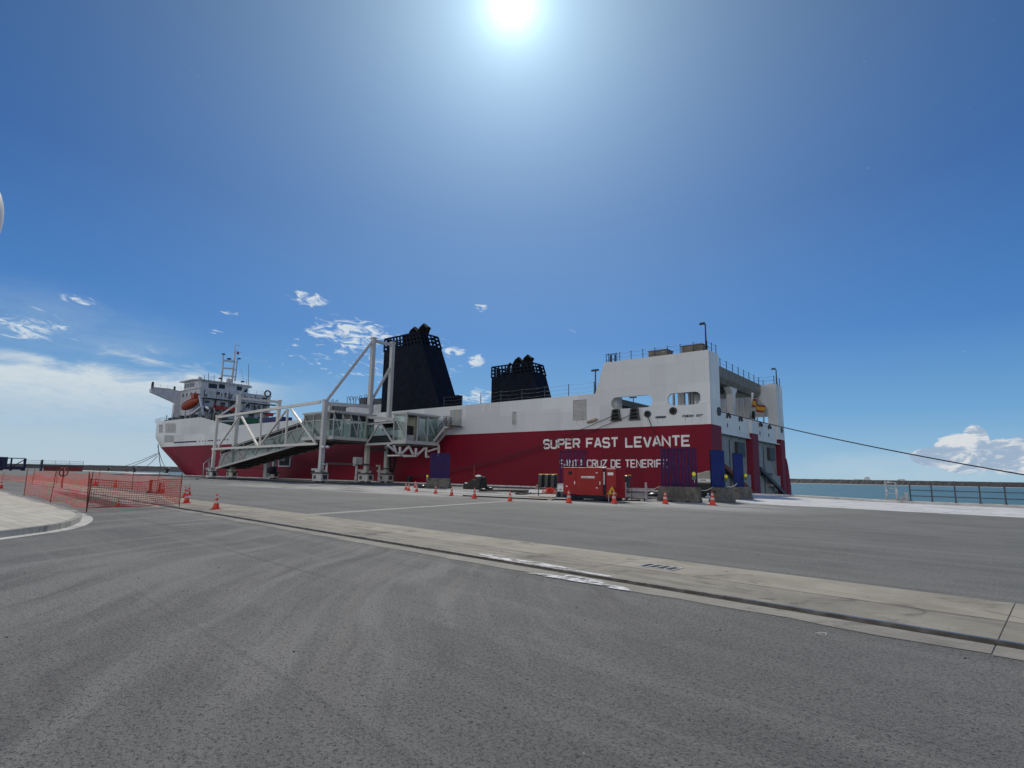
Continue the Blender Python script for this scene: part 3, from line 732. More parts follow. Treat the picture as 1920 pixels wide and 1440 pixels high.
# bulwark across the stern, with mooring gear, and the closed stern doors below
bw = MB(); bw.box(-21.9, -21.5, 63.1, 74.3, 6.62, 9.0); bw.box(-21.9, -21.5, 76.8, 87.0, 6.62, 9.0); bw.box(-22.0, -21.32, 63.02, 74.3, 6.46, 6.6); bw.box(-22.0, -21.32, 76.82, 87.98, 6.46, 6.6); bw.build('bulwark', 'ship_white', ship)
for y in (66.2, 70.6, 79.0, 83.2):
    rl = MB(); rl.tube([(-21.40, y-.35, 8.35), (-21.40, y-.35, 8.75), (-21.38, y, 8.9), (-21.38, y+.5, 8.72), (-21.38, y+.6, 8.45)], .11, 6)
    rl.build('mooring_hook', 'dark_steel', ship); rl = MB(); rl.box(-21.5, -21.44, y-.3, y-.12, 7.3, 7.75); rl.build('scupper', 'dark_steel', ship)
for y0, y1, dirn in ((63.02, 74.28, 1), (76.82, 87.98, -1)):
    d = MB(); d.use('ship_grey'); d.box(-22.4, -21.98, y0, y1, -2.5, 6.45)
    for f in (.18, .5, .8): d.box(-21.98, -21.9, y0+(y1-y0)*f-.06, y0+(y1-y0)*f+.06, -2.4, 6.4)
    d.box(-21.98, -21.86, y0+.1, y0+1.7, .2, 6.2); d.box(-21.98, -21.82, y1-.9, y1-.55, -2.4, 6.4)
    d.use('dark_steel'); d.box(-21.98, -21.6, y0+(y1-y0)*.60, y0+(y1-y0)*.85, 4.2, 5.9); d.box(-21.96, -21.92, y0+(y1-y0)*.42, y0+(y1-y0)*.44, -1, 6)
    d.box(-21.98, -21.5, y0+(y1-y0)*.30, y0+(y1-y0)*.62, 2.1, 2.4); d.box(-21.98, -21.7, y0+1.2, y1-1.2, -2.4, -.6)
    d.use('ship_grey'); d.box(-21.98, -21.3, y0+(y1-y0)*.55, y1-.95, .6, 2.05)
    door = d.build('stern_door', None, ship)
    arm = MB(); ya, yb = (y0+.4, y1-.3)
    arm.bar((-21.55, ya+1, 2.9), (-20.9, yb, -.6), .35, .45); arm.bar((-21.4, ya+2.6, 2.1), (-20.8, yb+.2, -.5), .12); arm.build('strut', 'rust_steel' if dirn > 0 else 'dark_steel', door)
# side vents, lights, gear
def side_box(name, x0, x1, z0, z1, material, y=59.94, y1=60.0):
    b = MB(); b.box(x0, x1, y, y1, z0, z1); return b.build(name, material, ship)
def louvre(x0, x1, z0, z1):
    b = MB(); n = int((z1-z0)/.16)
    for k in range(n):
        z = z0+(z1-z0)*k/n; b.hexa([(x0+.05, 59.97, z), (x1-.05, 59.97, z), (x1-.05, 59.985, z+.02), (x0+.05, 59.985, z+.02)], [(x0+.05, 59.93, z+.09), (x1-.05, 59.93, z+.09), (x1-.05, 59.99, z+.13), (x0+.05, 59.99, z+.13)])
    for a in ((x0, x0+.07, z0, z1), (x1-.07, x1, z0, z1), (x0, x1, z1-.05, z1+.02), (x0, x1, z0-.02, z0+.03)): b.box(a[0], a[1], 59.92, 59.999, a[2], a[3])
    return b.build('vent_louvre', 'louvre_grey', ship)
louvre(-38.4, -36.5, 8.35, 10.87); louvre(-48.1, -47.5, 8.25, 9.95); louvre(-59.96, -57.6, 8.4, 10.85)
for x, z, r in ((-28.4, 8.62, .40), (-25.35, 8.80, .43)):
    f = MB(); f.use('dark_steel'); f.tube([(x, 60.02, z), (x, 59.86, z)], r, 18); f.use('hole'); f.tube([(x, 59.9, z), (x, 59.855, z)], r*.72, 16); f.build('fairlead', None, ship)
f = MB(); f.use('dark_steel'); f.tube([(-21.25, 62.35, 8.75), (-21.05, 62.35, 8.75)], .48, 16); f.build('fairlead', None, ship)
f = MB(); f.use('dark_steel'); f.tube([(-21.25, 88.7, 8.6), (-21.1, 88.7, 8.6)], .42, 14); f.build('fairlead', None, ship)
for x in (-32.4, -30.0):
    q = MB(); q.use('dark_steel')
    for a, b, c2, d2 in (((x-.62), x-.5, x-.45, x-.28), (x+.5, x+.62, x+.28, x+.45)):
        q.hexa([(a, 59.72, 8.1), (b, 59.72, 8.1), (b, 60.0, 8.1), (a, 60.0, 8.1)], [(c2, 59.76, 9.36), (d2, 59.76, 9.36), (d2, 60, 9.36), (c2, 60, 9.36)])
    q.box(x-.68, x+.68, 59.7, 60.0, 8.0, 8.12); q.box(x-.34, x+.34, 59.75, 60, 9.28, 9.4)
    for z in (8.45, 8.85): q.tube([(x-.45, 59.82, z), (x+.45, 59.82, z)], .09, 8)
    q.use('hole'); q.box(x-.5, x+.5, 59.97, 59.995, 8.1, 9.3); q.build('roller_fairlead', None, ship)
mat('rust_stain', (.36, .27, .20), .7, var=.3, vs=4)
random.seed(12)
for x, z, L_ in ((-27.2, 8.04, .55), (-26.6, 8.04, .3), (-24.0, 8.0, .6), (-23.3, 8.0, .4), (-22.3, 8.0, .5), (-28.45, 8.2, .45), (-25.3, 8.35, .4), (-37.9, 8.3, .6), (-36.9, 8.3, .4), (-58.6, 8.35, .7), (-47.8, 8.2, .5)):
    q = MB(); w_ = random.uniform(.02, .045); q.hexa([(x-w_, 59.996, z), (x+w_, 59.996, z), (x+.006, 59.996, z-L_), (x-.006, 59.996, z-L_)], [(x-w_, 60.01, z), (x+w_, 60.01, z), (x+.006, 60.01, z-L_), (x-.006, 60.01, z-L_)]); q.build('rust_streak', 'rust_stain', ship)
# louvred panels on the bow shoulder follow the plating
def on_bow(px, py):
    z = PY(px, py, 61).z; best = None; r = ray(px, py)
    pts = bow_pts(z, -140)[:31]
    for a, b in zip(pts, pts[1:]):
        f0 = a[1]/a[0]-r.y/r.x; f1 = b[1]/b[0]-r.y/r.x
        if f0*f1 <= 0 and f0 != f1:
            t = f0/(f0-f1); best = Vector((a[0]+(b[0]-a[0])*t, a[1]+(b[1]-a[1])*t, 0)); break
    if best is None: best = Vector((-170, 60.6, 0))
    best.z = EYE + r.z*best.x/r.x; return best
random.seed(4)
for (xa, xb, ya, yb, n) in ((310.5, 329.5, 794, 811.5, 9), (298, 305.5, 796, 811.5, 4), (308.5, 327, 816, 829.5, 8)):
    b = MB(); off = Vector((.03, -.06, 0))
    for k in range(n):
        x = xa+(xb-xa)*(k+.1)/n; x2 = xa+(xb-xa)*(k+.85)/n
        p0, p1, p2, p3 = on_bow(x, yb), on_bow(x2, yb), on_bow(x2, ya), on_bow(x, ya)
        b.hexa([p+Vector((0, .05, 0)) for p in (p0, p1, p2, p3)], [p+off*(1.0 if k % 2 else 1.5) for p in (p0, p1, p2, p3)])
    b.build('vent_louvre', 'louvre_grey', ship)
sc = MB()
for k in range(17): sc.box(-158.9+k*.78, -158.3+k*.78, 59.96, 60.02, 8.02, 8.36)
for x in (-144.4, -142.7, -141.2): sc.box(x, x+.35, 59.96, 60.02, 8.05, 8.32)
for k in range(5): sc.box(-139.7+k*.75, -139.1+k*.75, 59.96, 60.02, 8.08, 8.34)
for x in (-136, -135.1, -134, -132.5, -131.4, -130.2): sc.box(x, x+.6, 59.96, 60.02, 8.1, 8.34)
sc.build('scupper', 'hole', ship)
for pa_, pb_ in (((908.5, 757), (904.5, 773)), ((921, 756), (917, 772.5))):
    q = MB(); q.bar(PY(*pa_, 59.985), PY(*pb_, 59.985), .11, .02, (0, 1, 0)); q.build('paint_mark', 'lettering_white', ship)
# small open door in the red side, far behind the boarding bridge
pd = MB(); a = PY(524, 873, 60); b2 = PY(545, 858, 60); pd.use('hole'); pd.box(a.x, b2.x, 59.93, 60.02, a.z, b2.z); pd.use('ship_white')
for x0, x1, z0, z1 in ((a.x-.2, a.x, a.z, b2.z), (b2.x, b2.x+.2, a.z, b2.z), (a.x-.2, b2.x+.2, a.z-.2, a.z)): pd.box(x0, x1, 59.8, 60.0, z0, z1)
pd.build('pilot_door', None, ship)

# ------------- lettering: plated stroke capitals
GL = {'S': [[(1, .82), (.84, 1), (.16, 1), (0, .84), (0, .64), (.16, .52), (.84, .48), (1, .36), (1, .16), (.84, 0), (.16, 0), (0, .18)]],
      'U': [[(0, 1), (0, .16), (.16, 0), (.84, 0), (1, .16), (1, 1)]], 'P': [[(0, 0), (0, 1), (.84, 1), (1, .86), (1, .6), (.84, .46), (0, .46)]],
      'E': [[(1, 1), (0, 1), (0, 0), (1, 0)], [(0, .5), (.85, .5)]], 'R': [[(0, 0), (0, 1), (.84, 1), (1, .86), (1, .62), (.84, .48), (0, .48)], [(.55, .48), (1, 0)]],
      'F': [[(0, 0), (0, 1), (1, 1)], [(0, .5), (.85, .5)]], 'A': [[(0, 0), (.42, 1), (.58, 1), (1, 0)], [(.17, .32), (.83, .32)]], 'T': [[(.5, 0), (.5, 1)], [(0, 1), (1, 1)]],
      'L': [[(0, 1), (0, 0), (1, 0)]], 'V': [[(0, 1), (.44, 0), (.56, 0), (1, 1)]], 'N': [[(0, 0), (0, 1), (1, 0), (1, 1)]], 'C': [[(1, .82), (.84, 1), (.16, 1), (0, .84), (0, .16), (.16, 0), (.84, 0), (1, .18)]],
      'Z': [[(0, 1), (1, 1), (0, 0), (1, 0)]], 'D': [[(0, 0), (0, 1), (.8, 1), (1, .82), (1, .18), (.8, 0), (0, 0)]], 'I': [[(.5, 0), (.5, 1)]]}
def write(b, text, x0, x1, z0, z1, y, wt, gap=.34, space=.75):
    """strokes of even weight; b gets them as thin raised plates on the plane Y = y"""
    units = sum(space if ch == ' ' else (.30 if ch == 'I' else 1.0)+gap for ch in text) - gap
    cw = (x1-x0)/units; x = x0; lift = 0
    for ch in text:
        if ch == ' ': x += space*cw; continue
        lw = .30 if ch == 'I' else 1.0
        for st in GL[ch]:
            pts = [Vector((x + (p[0] if ch != 'I' else .5)*lw*cw, 0, z0+wt/2+p[1]*(z1-z0-wt))) for p in st]
            closed = (pts[0]-pts[-1]).length < 1e-6
            L, Rr = [], []
            n = len(pts)
            for i in range(n):
                if closed: pa, pb = pts[i-1] if i else pts[-2], pts[i+1] if i < n-1 else pts[1]
                else: pa, pb = pts[max(i-1, 0)], pts[min(i+1, n-1)]
                d0 = (pts[i]-pa).normalized() if (pts[i]-pa).length else (pb-pts[i]).normalized(); d1 = (pb-pts[i]).normalized() if (pb-pts[i]).length else d0
                nn = Vector((-d0.z, 0, d0.x))+Vector((-d1.z, 0, d1.x)); nn.normalize(); k = max(.5, nn.dot(Vector((-d0.z, 0, d0.x))))
                L.append(pts[i]+nn*(wt/2/k)); Rr.append(pts[i]-nn*(wt/2/k))
            lift = (lift+.002) % .012
            for i in range(n-1):
                q = [L[i], L[i+1], Rr[i+1], Rr[i]]
                b.hexa([Vector((p.x, y, p.z)) for p in q], [Vector((p.x, y-.025-lift, p.z)) for p in q])
        x += (lw+gap)*cw
b = MB(); write(b, 'SUPER FAST LEVANTE', -42.85, -23.6, 4.86, 6.12, 60.0, .235, .36, .95); b.build('ship_name', 'lettering_white', ship)
b = MB(); write(b, 'SANTA CRUZ DE TENERIFE', -40.35, -26.2, 2.56, 3.50, 60.0, .145, .34, .85); b.build('home_port', 'lettering_white', ship)

# ------------- funnels
def funnel(y0, y1, xf, xa0, xa1, zt):
    f = MB(); f.use('funnel_black'); zl = zt-2.2
    xm = xa0+(xa1-xa0)*(zl-11)/(zt-11)
    f.hexa([(xf, y0, 11), (xa0, y0, 11), (xa0, y1, 11), (xf, y1, 11)], [(xf, y0, zl), (xm, y0, zl), (xm, y1, zl), (xf, y1, zl)])
    f.box(xa0-.4, xa0+.5, y1-1.2, y1-.2, 10.6, 13.8)
    o = f.build('funnel', None, ship)
    g = MB()
    for k in range(4):
        z = zl+.12+(zt-zl-.12)*k/3; xe = xa0+(xa1-xa0)*(z-11)/(zt-11); h = .26 if k in (0, 3) else .22
        for p, q in (((xf, y0), (xe, y0)), ((xe, y0), (xe, y1)), ((xf, y1), (xe, y1)), ((xf, y0), (xf, y1))): g.bar((*p, z), (*q, z), .14, h)
    g.box(xf+1.6, xm-1.6, y0+.9, y1-.9, zl+.01, zt-1.35)
    for side_y in (y0+.01, y1-.01):
        for k in range(12):
            x = xf+(xm-xf)*k/11; xt = xf+(xa1-xf)*k/11; g.bar((x, side_y, zl), (xt, side_y, zt), .13, .32, (1, 0, 0))
    for k in range(1, 5):
        for xx, xt in ((xf, xf), (xm, xa1)): g.bar((xx, y0+(y1-y0)*k/5, zl), (xt, y0+(y1-y0)*k/5, zt), .13, .26, (0, 1, 0))
    g.build('grille', 'funnel_black', o)
    yc = (y0+y1)/2
    for x, r, h in ((xf+4.4, .8, 1.5), (xf+6.7, .82, 1.75), (xf+8.1, .36, 1.45), (xf+2.6, .35, .9)):
        e = MB(); e.tube([(x, yc, 21.5), (x, yc, zt-.5), (x+.12*r, yc, zt+.2), (x+.6*r, yc+.1, zt+h*.62), (x+1.4*r, yc+.2, zt+h*.95)], [r, r, r, r*.97, r*.86], 14); e.build('exhaust_pipe', 'soot', o)
funnel(60.7, 65.0, -77.2, -62.7, -68.6, 24.2); funnel(85.3, 89.6, -74.0, -60.6, -64.4, 22.9)

# ------------- railings and deck gear aft
def wire_rail(name, pts, h, step, wires, dip=.08, post=.05, parent=ship, material='rail_steel', wr=.013):
    b = MB()
    for p, q in zip(pts, pts[1:]):
        p, q = Vector(p), Vector(q); n = max(1, round((q-p).length/step))
        for k in range(n+1):
            c = p.lerp(q, k/n); b.tube([c, c+Vector((0, 0, h))], post, 5)
        for k in range(n):
            for f in wires: b.tube(sag(p.lerp(q, k/n)+Vector((0, 0, h*f)), p.lerp(q, (k+1)/n)+Vector((0, 0, h*f)), dip, 6), wr, 4, False)
    return b.build(name, material, parent)
wire_rail('railing', [(-33.6, 60.4, 15.2), (-21.5, 60.4, 15.2), (-21.4, 62.9, 15.2)], 1.15, 1.6, (.97, .55), .16, .045)
wire_rail('railing', [(-23.5, 63.3, 15.2), (-23.5, 86.9, 15.2)], 1.15, 2.3, (.97, .55), .14, .055)
wire_rail('railing', [(-23.6, 87.2, 15.2), (-21.5, 87.3, 15.2), (-21.4, 90.0, 15.2), (-33, 90.0, 15.2)], 1.2, 2.4, (.97, .5), .1, .05)
wire_rail('railing', [(-61.8, 60.35, ZD), (-35.6, 60.35, ZD)], 1.55, 3.75, (.97, .62, .28), .12, .05)
lx = MB(); lx.box(-33.95, -32.4, 60.35, 60.43, 16.2, 16.28)
for x in (-33.9, -33.2, -32.45): lx.box(x-.03, x+.03, 60.36, 60.42, 15.2, 16.3)
lx.box(-33.95, -32.4, 60.36, 60.42, 15.5, 15.56); lx.tube([(-33.5, 60.8, 15.2), (-33.5, 60.8, 16.2)], .16, 8); lx.tube([(-32.9, 60.8, 15.2), (-32.9, 60.8, 16.2)], .12, 8); lx.build('boarding_gate', 'rail_steel', ship)
for x0, x1, h in ((-28.6, -26.3, .85), (-24.6, -22.2, .95)):
    v = MB(); v.box(x0, x1, 60.9, 62.6, 15.2, 15.2+h); v.box(x0-.08, x1+.08, 60.82, 62.68, 15.2+h, 15.28+h); v.build('vent_box', 'vent_brown', ship, .02)
def deck_lamp(x, y, z, h, arm, heads=1):
    b = MB(); b.tube([(x, y, z), (x, y, z+h)], [.11, .07], 8); b.box(x-.16, x+.16, y-.16, y+.16, z, z+.3)
    o = b.build('lamp_post', 'dark_steel', ship)
    for k in range(heads):
        s = 1 if k else -1
        q = MB(); q.bar((x, y, z+h-.03), (x+arm*s, y, z+h+.05), .07); q.hexa([(x+s*arm*.5-.35, y-.16, z+h-.02), (x+s*arm*.5+.25, y-.16, z+h+.02), (x+s*arm*.5+.25, y+.16, z+h+.02), (x+s*arm*.5-.35, y+.16, z+h-.02)],
               [(x+s*arm*.5-.3, y-.12, z+h+.2), (x+s*arm*.5+.2, y-.12, z+h+.22), (x+s*arm*.5+.2, y+.12, z+h+.22), (x+s*arm*.5-.3, y+.12, z+h+.2)]); q.build('lamp_head', 'dark_steel', o)
deck_lamp(-21.7, 60.7, 15.2, 3.1, -.75 if False else .55); deck_lamp(-35.5, 60.5, ZD, 2.9, .4, 2); deck_lamp(-21.6, 89.2, 15.2, 2.5, .6)
deck_lamp(-45, 89.5, ZD, 3.6, .7, 2)
# flagstaff at the stern rail
fs0 = PX(1407, 783, -21.6); fs1 = PX(1411, 737, -20.7)
b = MB(); b.tube([fs0, fs1], .13, 8); b.build('flagstaff', 'ship_white', ship)
b = MB(); p = PX(1414, 776, -21.5); b.box(-21.9, -21.45, p.y-.3, p.y+.3, 8.9, 10.2); b.build('life_raft', 'black_paint', ship)
nm = thing('flag', PX(1411, 745, -20.8), 'red and yellow striped ensign hanging from the white staff at the ship stern', 'flag')
TL, BL, TR, BR = PX(1411.5, 747, -20.8), PX(1410.5, 763, -20.9), PX(1434, 761, -20.6), PX(1428.5, 774, -20.7)
n = 16
for name, f0, f1, mt in (('upper_stripe', 0, .25, 'flag_red'), ('middle_stripe', .25, .75, 'flag_yellow'), ('lower_stripe', .75, 1, 'flag_red')):
    b = MB(); rows = []
    for k in range(n+1):
        t = k/n; wv = Vector((.28*math.sin(t*9)+.1*math.sin(t*17), .05*math.sin(t*7), .16*math.sin(t*6.5)))*min(1, t*3)
        rows.append([b.bm.verts.new(TL.lerp(TR, t).lerp(BL.lerp(BR, t), f)+wv+Vector((.10*math.sin(f*5+t*6)*t, 0, 0))) for f in (f0, (f0+f1)/2, f1)])
    for r0, r1 in zip(rows, rows[1:]):
        for k in range(2): fc = b.bm.faces.new((r0[k], r1[k], r1[k+1], r0[k+1])); fc.smooth = True
    b.build(name, mt, nm)

# ------------- accommodation and bridge forward
house = MB(); XA, XW = -159.3, -171.4
house.use('house_white'); house.box(XW, XA, 65.2, 84.9, 10.6, 23.0); house.box(-176, XW-.01, 65.3, 86.7, 13, 19.1); house.box(XW-1.2, XW-.02, 63.75, 65.19, 13, 19.05)
dk = house.build('deckhouse', None, ship)
g = MB()
for z in (20.5, 18.0, 15.4): g.box(XA, XA+1.5, 65.6, 86.2, z, z+.2); 
g.box(XW, XA+.1, 64.9, 85.1, 23.0, 23.2); g.build('gallery', 'house_white', dk)
for z in (23.2,): wire_rail('railing', [(XA-.1, 78.5, z), (XA-.1, 85.0, z), (XW, 85.0, z)], 1.1, 2, (.97, .5), 0, .05, dk, 'house_white', .03)
for z in (20.7, 18.2, 15.6): wire_rail('railing', [(XA+1.45, 66, z), (XA+1.45, 86.1, z)], 1.05, 1.8, (.97, .62, .3), 0, .04, dk, 'house_white', .025)
for px, py, w_, h_ in ((415.5, 741, 2.6, 6), (429, 742.5, 3, 7), (434.5, 743, 3, 7), (456, 748, 6, 4), (465, 749, 4, 5), (494, 752, 4, 4), (386, 741.5, 5, 5), (462, 762, 3, 7), (467, 763, 3, 7), (472, 764, 3, 7), (480, 766, 3, 6),
                        (430, 772, 3, 5), (392, 767, 3, 5), (488, 774, 3, 5), (446, 775, 3, 5), (500, 768, 3, 6)):
    a = PX(px-w_/2, py+h_/2, XA); c = PX(px+w_/2, py-h_/2, XA); q = MB(); q.box(XA, XA+.06, a.y, c.y, a.z, c.z); q.build('window', 'dark_glass', dk)
for px in (343.5, 350.5, 358.5, 366.5):
    a = PY(px-1.2, 742-(px-343)*.22+3, 65.2); c = PY(px+1.2, 742-(px-343)*.22-3, 65.2); q = MB(); q.box(a.x, c.x, 65.14, 65.2, a.z, c.z); q.build('window', 'dark_glass', dk)
rb_ = MB()
for px0, px1, py in ((401, 420, 763), (422, 441, 766), (499, 512, 776)):
    a = PX(px0, py+4, XA+1.6); c = PX(px1, py-1, XA+1.6); rb_ = MB(); rb_.box(XA+1.5, XA+1.9, a.y, c.y, a.z, c.z); rb_.build('raft_locker', 'red_oxide', dk)
a = PX(400, 766, XA+1.6); c = PX(404, 757, XA+1.6); rb_ = MB(); rb_.box(XA+1.5, XA+1.9, a.y, c.y, a.z, c.z); rb_.build('raft_locker', 'red_oxide', dk)
st_ = MB()
for (xa, ya, xb, yb) in ((448, 772, 470, 748), (448, 741, 462, 727), (476, 788, 496, 768)):
    a = PX(xa, ya, XA+1.2); c = PX(xb, yb, XA+1.2); st_.bar(a, c, .5, .18); st_.bar(a+Vector((.4, 0, .9)), c+Vector((.4, 0, .9)), .06)
st_.build('stairway', 'house_white', dk)
random.seed(41)
for z, hh, y0_, y1_ in ((20.7, 1.7, 67, 86), (18.2, 1.9, 66.5, 84), (15.6, 2.0, 66.5, 84), (23.2, 0, 0, 0)):
    y_ = y0_
    while y_ < min(y1_, 84.3) and hh:
        wv_ = random.choice((.55, .7, .9, 1.3)); dz = random.choice((.1, .9, 1.0, .6)); q = MB(); q.box(XA, XA+random.choice((.05, .12, .3)), y_, y_+wv_, z+dz, z+hh*random.uniform(.75, 1.05)+.1)
        q.build('door' if dz < .2 else 'window', random.choice(('dark_glass', 'dark_glass', 'dark_steel', 'louvre_grey')), dk); y_ += wv_+random.uniform(.5, 1.5)
q = MB()
for y_ in (66.2, 69.4, 72.9, 77.1, 80.2, 83.6): q.tube([(XA+.2, y_, 13), (XA+.2, y_, 22.8)], .09, 6)
for z in (20.42, 17.92, 15.32): q.box(XA+.01, XA+1.42, 65.7, 86.1, z-.05, z+.06)  # dark strips under the galleries stand in for deck-edge shadow
q.build('pipes_and_shade_strips', 'dark_steel', dk)
# port bridge wing
wg = MB(); wg.prism([(XW-.03, 65.19, 23.0), (XW-.03, 57.6, 22.85), (XW-.03, 57.7, 21.95), (XW-.03, 63.9, 19.75), (XW-.03, 63.9, 19.06), (XW-.03, 65.19, 19.06)], (-1.4, 0, 0))
wgo = wg.build('bridge_wing', 'house_white', dk)
wr = MB(); wr.prism([(XW+.02, 65.1, 23.0), (XW+.02, 57.6, 22.87), (XW+.02, 57.6, 23.35), (XW+.02, 62, 23.45), (XW+.02, 65.1, 23.1)], (-.1, 0, 0)); wr.build('wing_bulwark', 'louvre_grey', wgo)
wire_rail('railing', [(XW, 65, 23.2), (XW, 58, 23.1)], 1.1, 2, (.97, .5), 0, .035, wgo, 'house_white', .02)
we = MB(); we.tube([(XW-.3, 57.9, 22.9), (XW-.3, 57.9, 24.2)], .35, 8); we.ball((XW-.3, 57.9, 24.5), .35, 8); we.tube([(XW, 63.3, 23.3), (XW, 63.3, 24.2)], .28, 8); we.build('wing_gear', 'dark_steel', wgo)
# wheelhouse
XB = -167.5
def zb(px, py): return PX(px, py, XB).z
wh = MB(); yl, yr = PX(377, 725, XB).y, PX(464, 733, XB).y; zt = PX(420, 719, XB).z
wh.prism([(XB, yl, 23.1), (XB, yr, 23.1), (XB-1.5, yr+1, 23.1), (XB-9, yr+1, 23.1), (XB-9, yl-1, 23.1), (XB-1.5, yl-1, 23.1)], (0, 0, zt-23.1)); who = wh.build('wheelhouse', 'house_white', dk)
ro = MB(); ro.prism([(XB+.8, yl-.5, zt), (XB+.8, yr+.4, zt), (XB-1.2, yr+2, zt), (XB-10, yr+2, zt), (XB-10, yl-2, zt), (XB-1.2, yl-2, zt)], (0, 0, .35)); ro.build('roof', 'house_white', who, .05)
for px0, px1, py0, py1 in ((390.5, 407.5, 720.5, 727), (410, 422, 721.5, 728), (443.5, 454, 725.5, 731.5), (456.5, 463.5, 728, 735)):
    a = PX(px0, py1, XB); c = PX(px1, py0, XB); q = MB(); q.box(XB, XB+.05, a.y, c.y, a.z, c.z); q.build('window', 'dark_glass', who)
for k in range(4):
    q = MB(); x = XB-2.2-k*1.7; q.box(x-1.2, x, yl-1.05, yl-1.0, zt-1.7, zt-.5); q.build('window', 'dark_glass', who)
wire_rail('railing', [(XB+.6, yl, zt+.35), (XB+.6, yr, zt+.35)], 1.1, 2.2, (.97, .5), 0, .035, who, 'house_white', .02)
# radar mast
XM = -164.0
def mp(px, py, x=XM): return PX(px, py, x)
ms = MB(); ms.use('house_white')
ms.tube([mp(415, 716), mp(419.5, 664)], [.28, .2], 8); ms.tube([mp(434.5, 720), mp(439.5, 672), mp(441.5, 642)], [.3, .22, .08], 8)
ms.tube([mp(440.5, 714, XM-2.5), mp(445.5, 672, XM-2.5)], [.22, .16], 8)
for l, r, rr in (((419, 676), (438, 678), .26), ((418, 690), (437, 691.5), .2), ((416.5, 704), (435.5, 705.5), .2)): ms.bar(mp(*l), mp(*r), .4, rr*1.6)
for l, r in (((438, 678), (444, 680)), ((437, 691.5), (442, 694)), ((435.5, 705.5), (440.5, 707))): ms.bar(mp(*l), mp(*r, XM-2.5), .3, .3)
ms.bar(mp(441, 647), mp(450, 648), .09); ms.bar(mp(440, 657), mp(453, 661.5), .1); ms.tube([mp(446, 671), mp(456.5, 712)], .05, 5); ms.tube([mp(445.5, 680), mp(446, 660)], .08, 5)
msto = ms.build('mast', None, dk)
for px, py, sx, sy in ((419, 664, 2.5, .5), (429.5, 673, 3, .8), (448, 672.5, 2.5, .5), (413, 709.5, 2.2, .9), (455, 715.5, 2.4, .8)):
    q = MB(); a = mp(px-sx, py+sy); c = mp(px+sx, py-sy); q.box(XM-.4, XM+.4, a.y, c.y, a.z, c.z); q.build('radar', 'dark_steel', msto)
q = MB(); q.ball(mp(446, 662), .38, 10, (1, 1, 1.2)); q.build('signal_light', 'red_oxide', msto)
an = MB()
for px, y0, y1 in ((391, 714, 699), (401.5, 714, 703), (466, 722, 683), (462.5, 720, 712), (383, 714, 704)): an.tube([mp(px, y0, -166), mp(px+.3, y1, -166)], .07, 5)
an.build('aerial', 'rail_steel', who)
for px, py, r in ((375, 709.5, .55), (429.5, 713.5, .75)):
    q = MB(); q.ball(mp(px, py, -166), r, 12); q.tube([mp(px, py, -166)-Vector((0, 0, 1.6)), mp(px, py, -166)], .12, 6); q.build('satellite_dome', 'house_white', who)
q = MB(); c = PX(502, 738, XA); q.tube([c+Vector((0, .85*math.cos(t), .85*math.sin(t))) for t in [2*math.pi*k/16 for k in range(17)]], .22, 6, False); q.build('lifebuoy', 'dark_steel', dk)
# deck clutter behind the forecastle bulwark and davit
cl = MB(); random.seed(9); cl.use('dark_steel')
for k in range(16):
    x = -170+k*2.2; cl.box(x, x+random.uniform(.5, 1.6), 61.2, 61.2+random.uniform(.6, 2), 12.9, 14.2+random.uniform(.2, 1.5))
cl.use('ship_grey')
for k in range(9): cl.tube([(-168+k*3.4, 61+random.random(), 12.9), (-168+k*3.4+random.uniform(-.6, .6), 61+random.random(), 15.6+random.uniform(-.5, .8))], .13, 6)
cl.build('winch_gear', None, ship)
dv_ = MB(); dv_.use('house_white'); dv_.bar(PY(346, 788, 61.5), PY(376, 763, 62.5), .5, .4); dv_.bar(PY(352, 782, 63.5), PY(381, 762, 63.5), .4); dv_.bar(PY(374, 741, 63), PY(382, 780, 63), .4, .5); dv_.bar(PY(386, 763, 62.2), PY(391, 767, 62.2), .4, .3)
dv_.build('davit', None, ship)
wire_rail('railing', [(-177.5, 61.6, 14.1), (-171, 60.5, 14.1), (-166.5, 60.4, 14.1)], 1.15, 1.3, (.97, .62, .3), 0, .04, ship, 'house_white', .03)
# lifeboat hanging in its davit
pc = PY(356.5, 757, 62.8); xl0, xl1 = PY(341, 760, 62.8).x, PY(372.5, 752, 62.8).x
lb = thing('lifeboat', (pc.x, pc.y, pc.z-1.6), 'enclosed orange lifeboat hanging from the davit under the bridge wing', 'lifeboat')
b = MB(); n = 13; secs = []
for k in range(n+1):
    t = k/n; x = xl0+(xl1-xl0)*t; e = max(.06, (1-abs(2*t-1)**2.6)); zb0 = pc.z+(t-.5)*1.6
    secs.append([(x, 62.8+1.3*e*math.cos(a), zb0 + (1.1 if math.sin(a) > 0 else 1.4)*(e**.7)*math.sin(a)) for a in [2*math.pi*j/14 for j in range(14)]])
rows = [[b.bm.verts.new(p) for p in s] for s in secs]
for r0, r1 in zip(rows, rows[1:]):
    for j in range(14): f = b.bm.faces.new((r0[j], r0[(j+1) % 14], r1[(j+1) % 14], r1[j])); f.smooth = True
b.bm.faces.new(rows[0]); b.bm.faces.new(rows[-1][::-1]); b.build('hull', 'lifeboat_orange', lb)
b = MB(); xx = xl0+(xl1-xl0)*.78; b.box(xx-.9, xx+.9, 62.0, 63.6, pc.z+1.1, pc.z+2.5); b.build('conning_tower', 'lifeboat_orange', lb, .1)
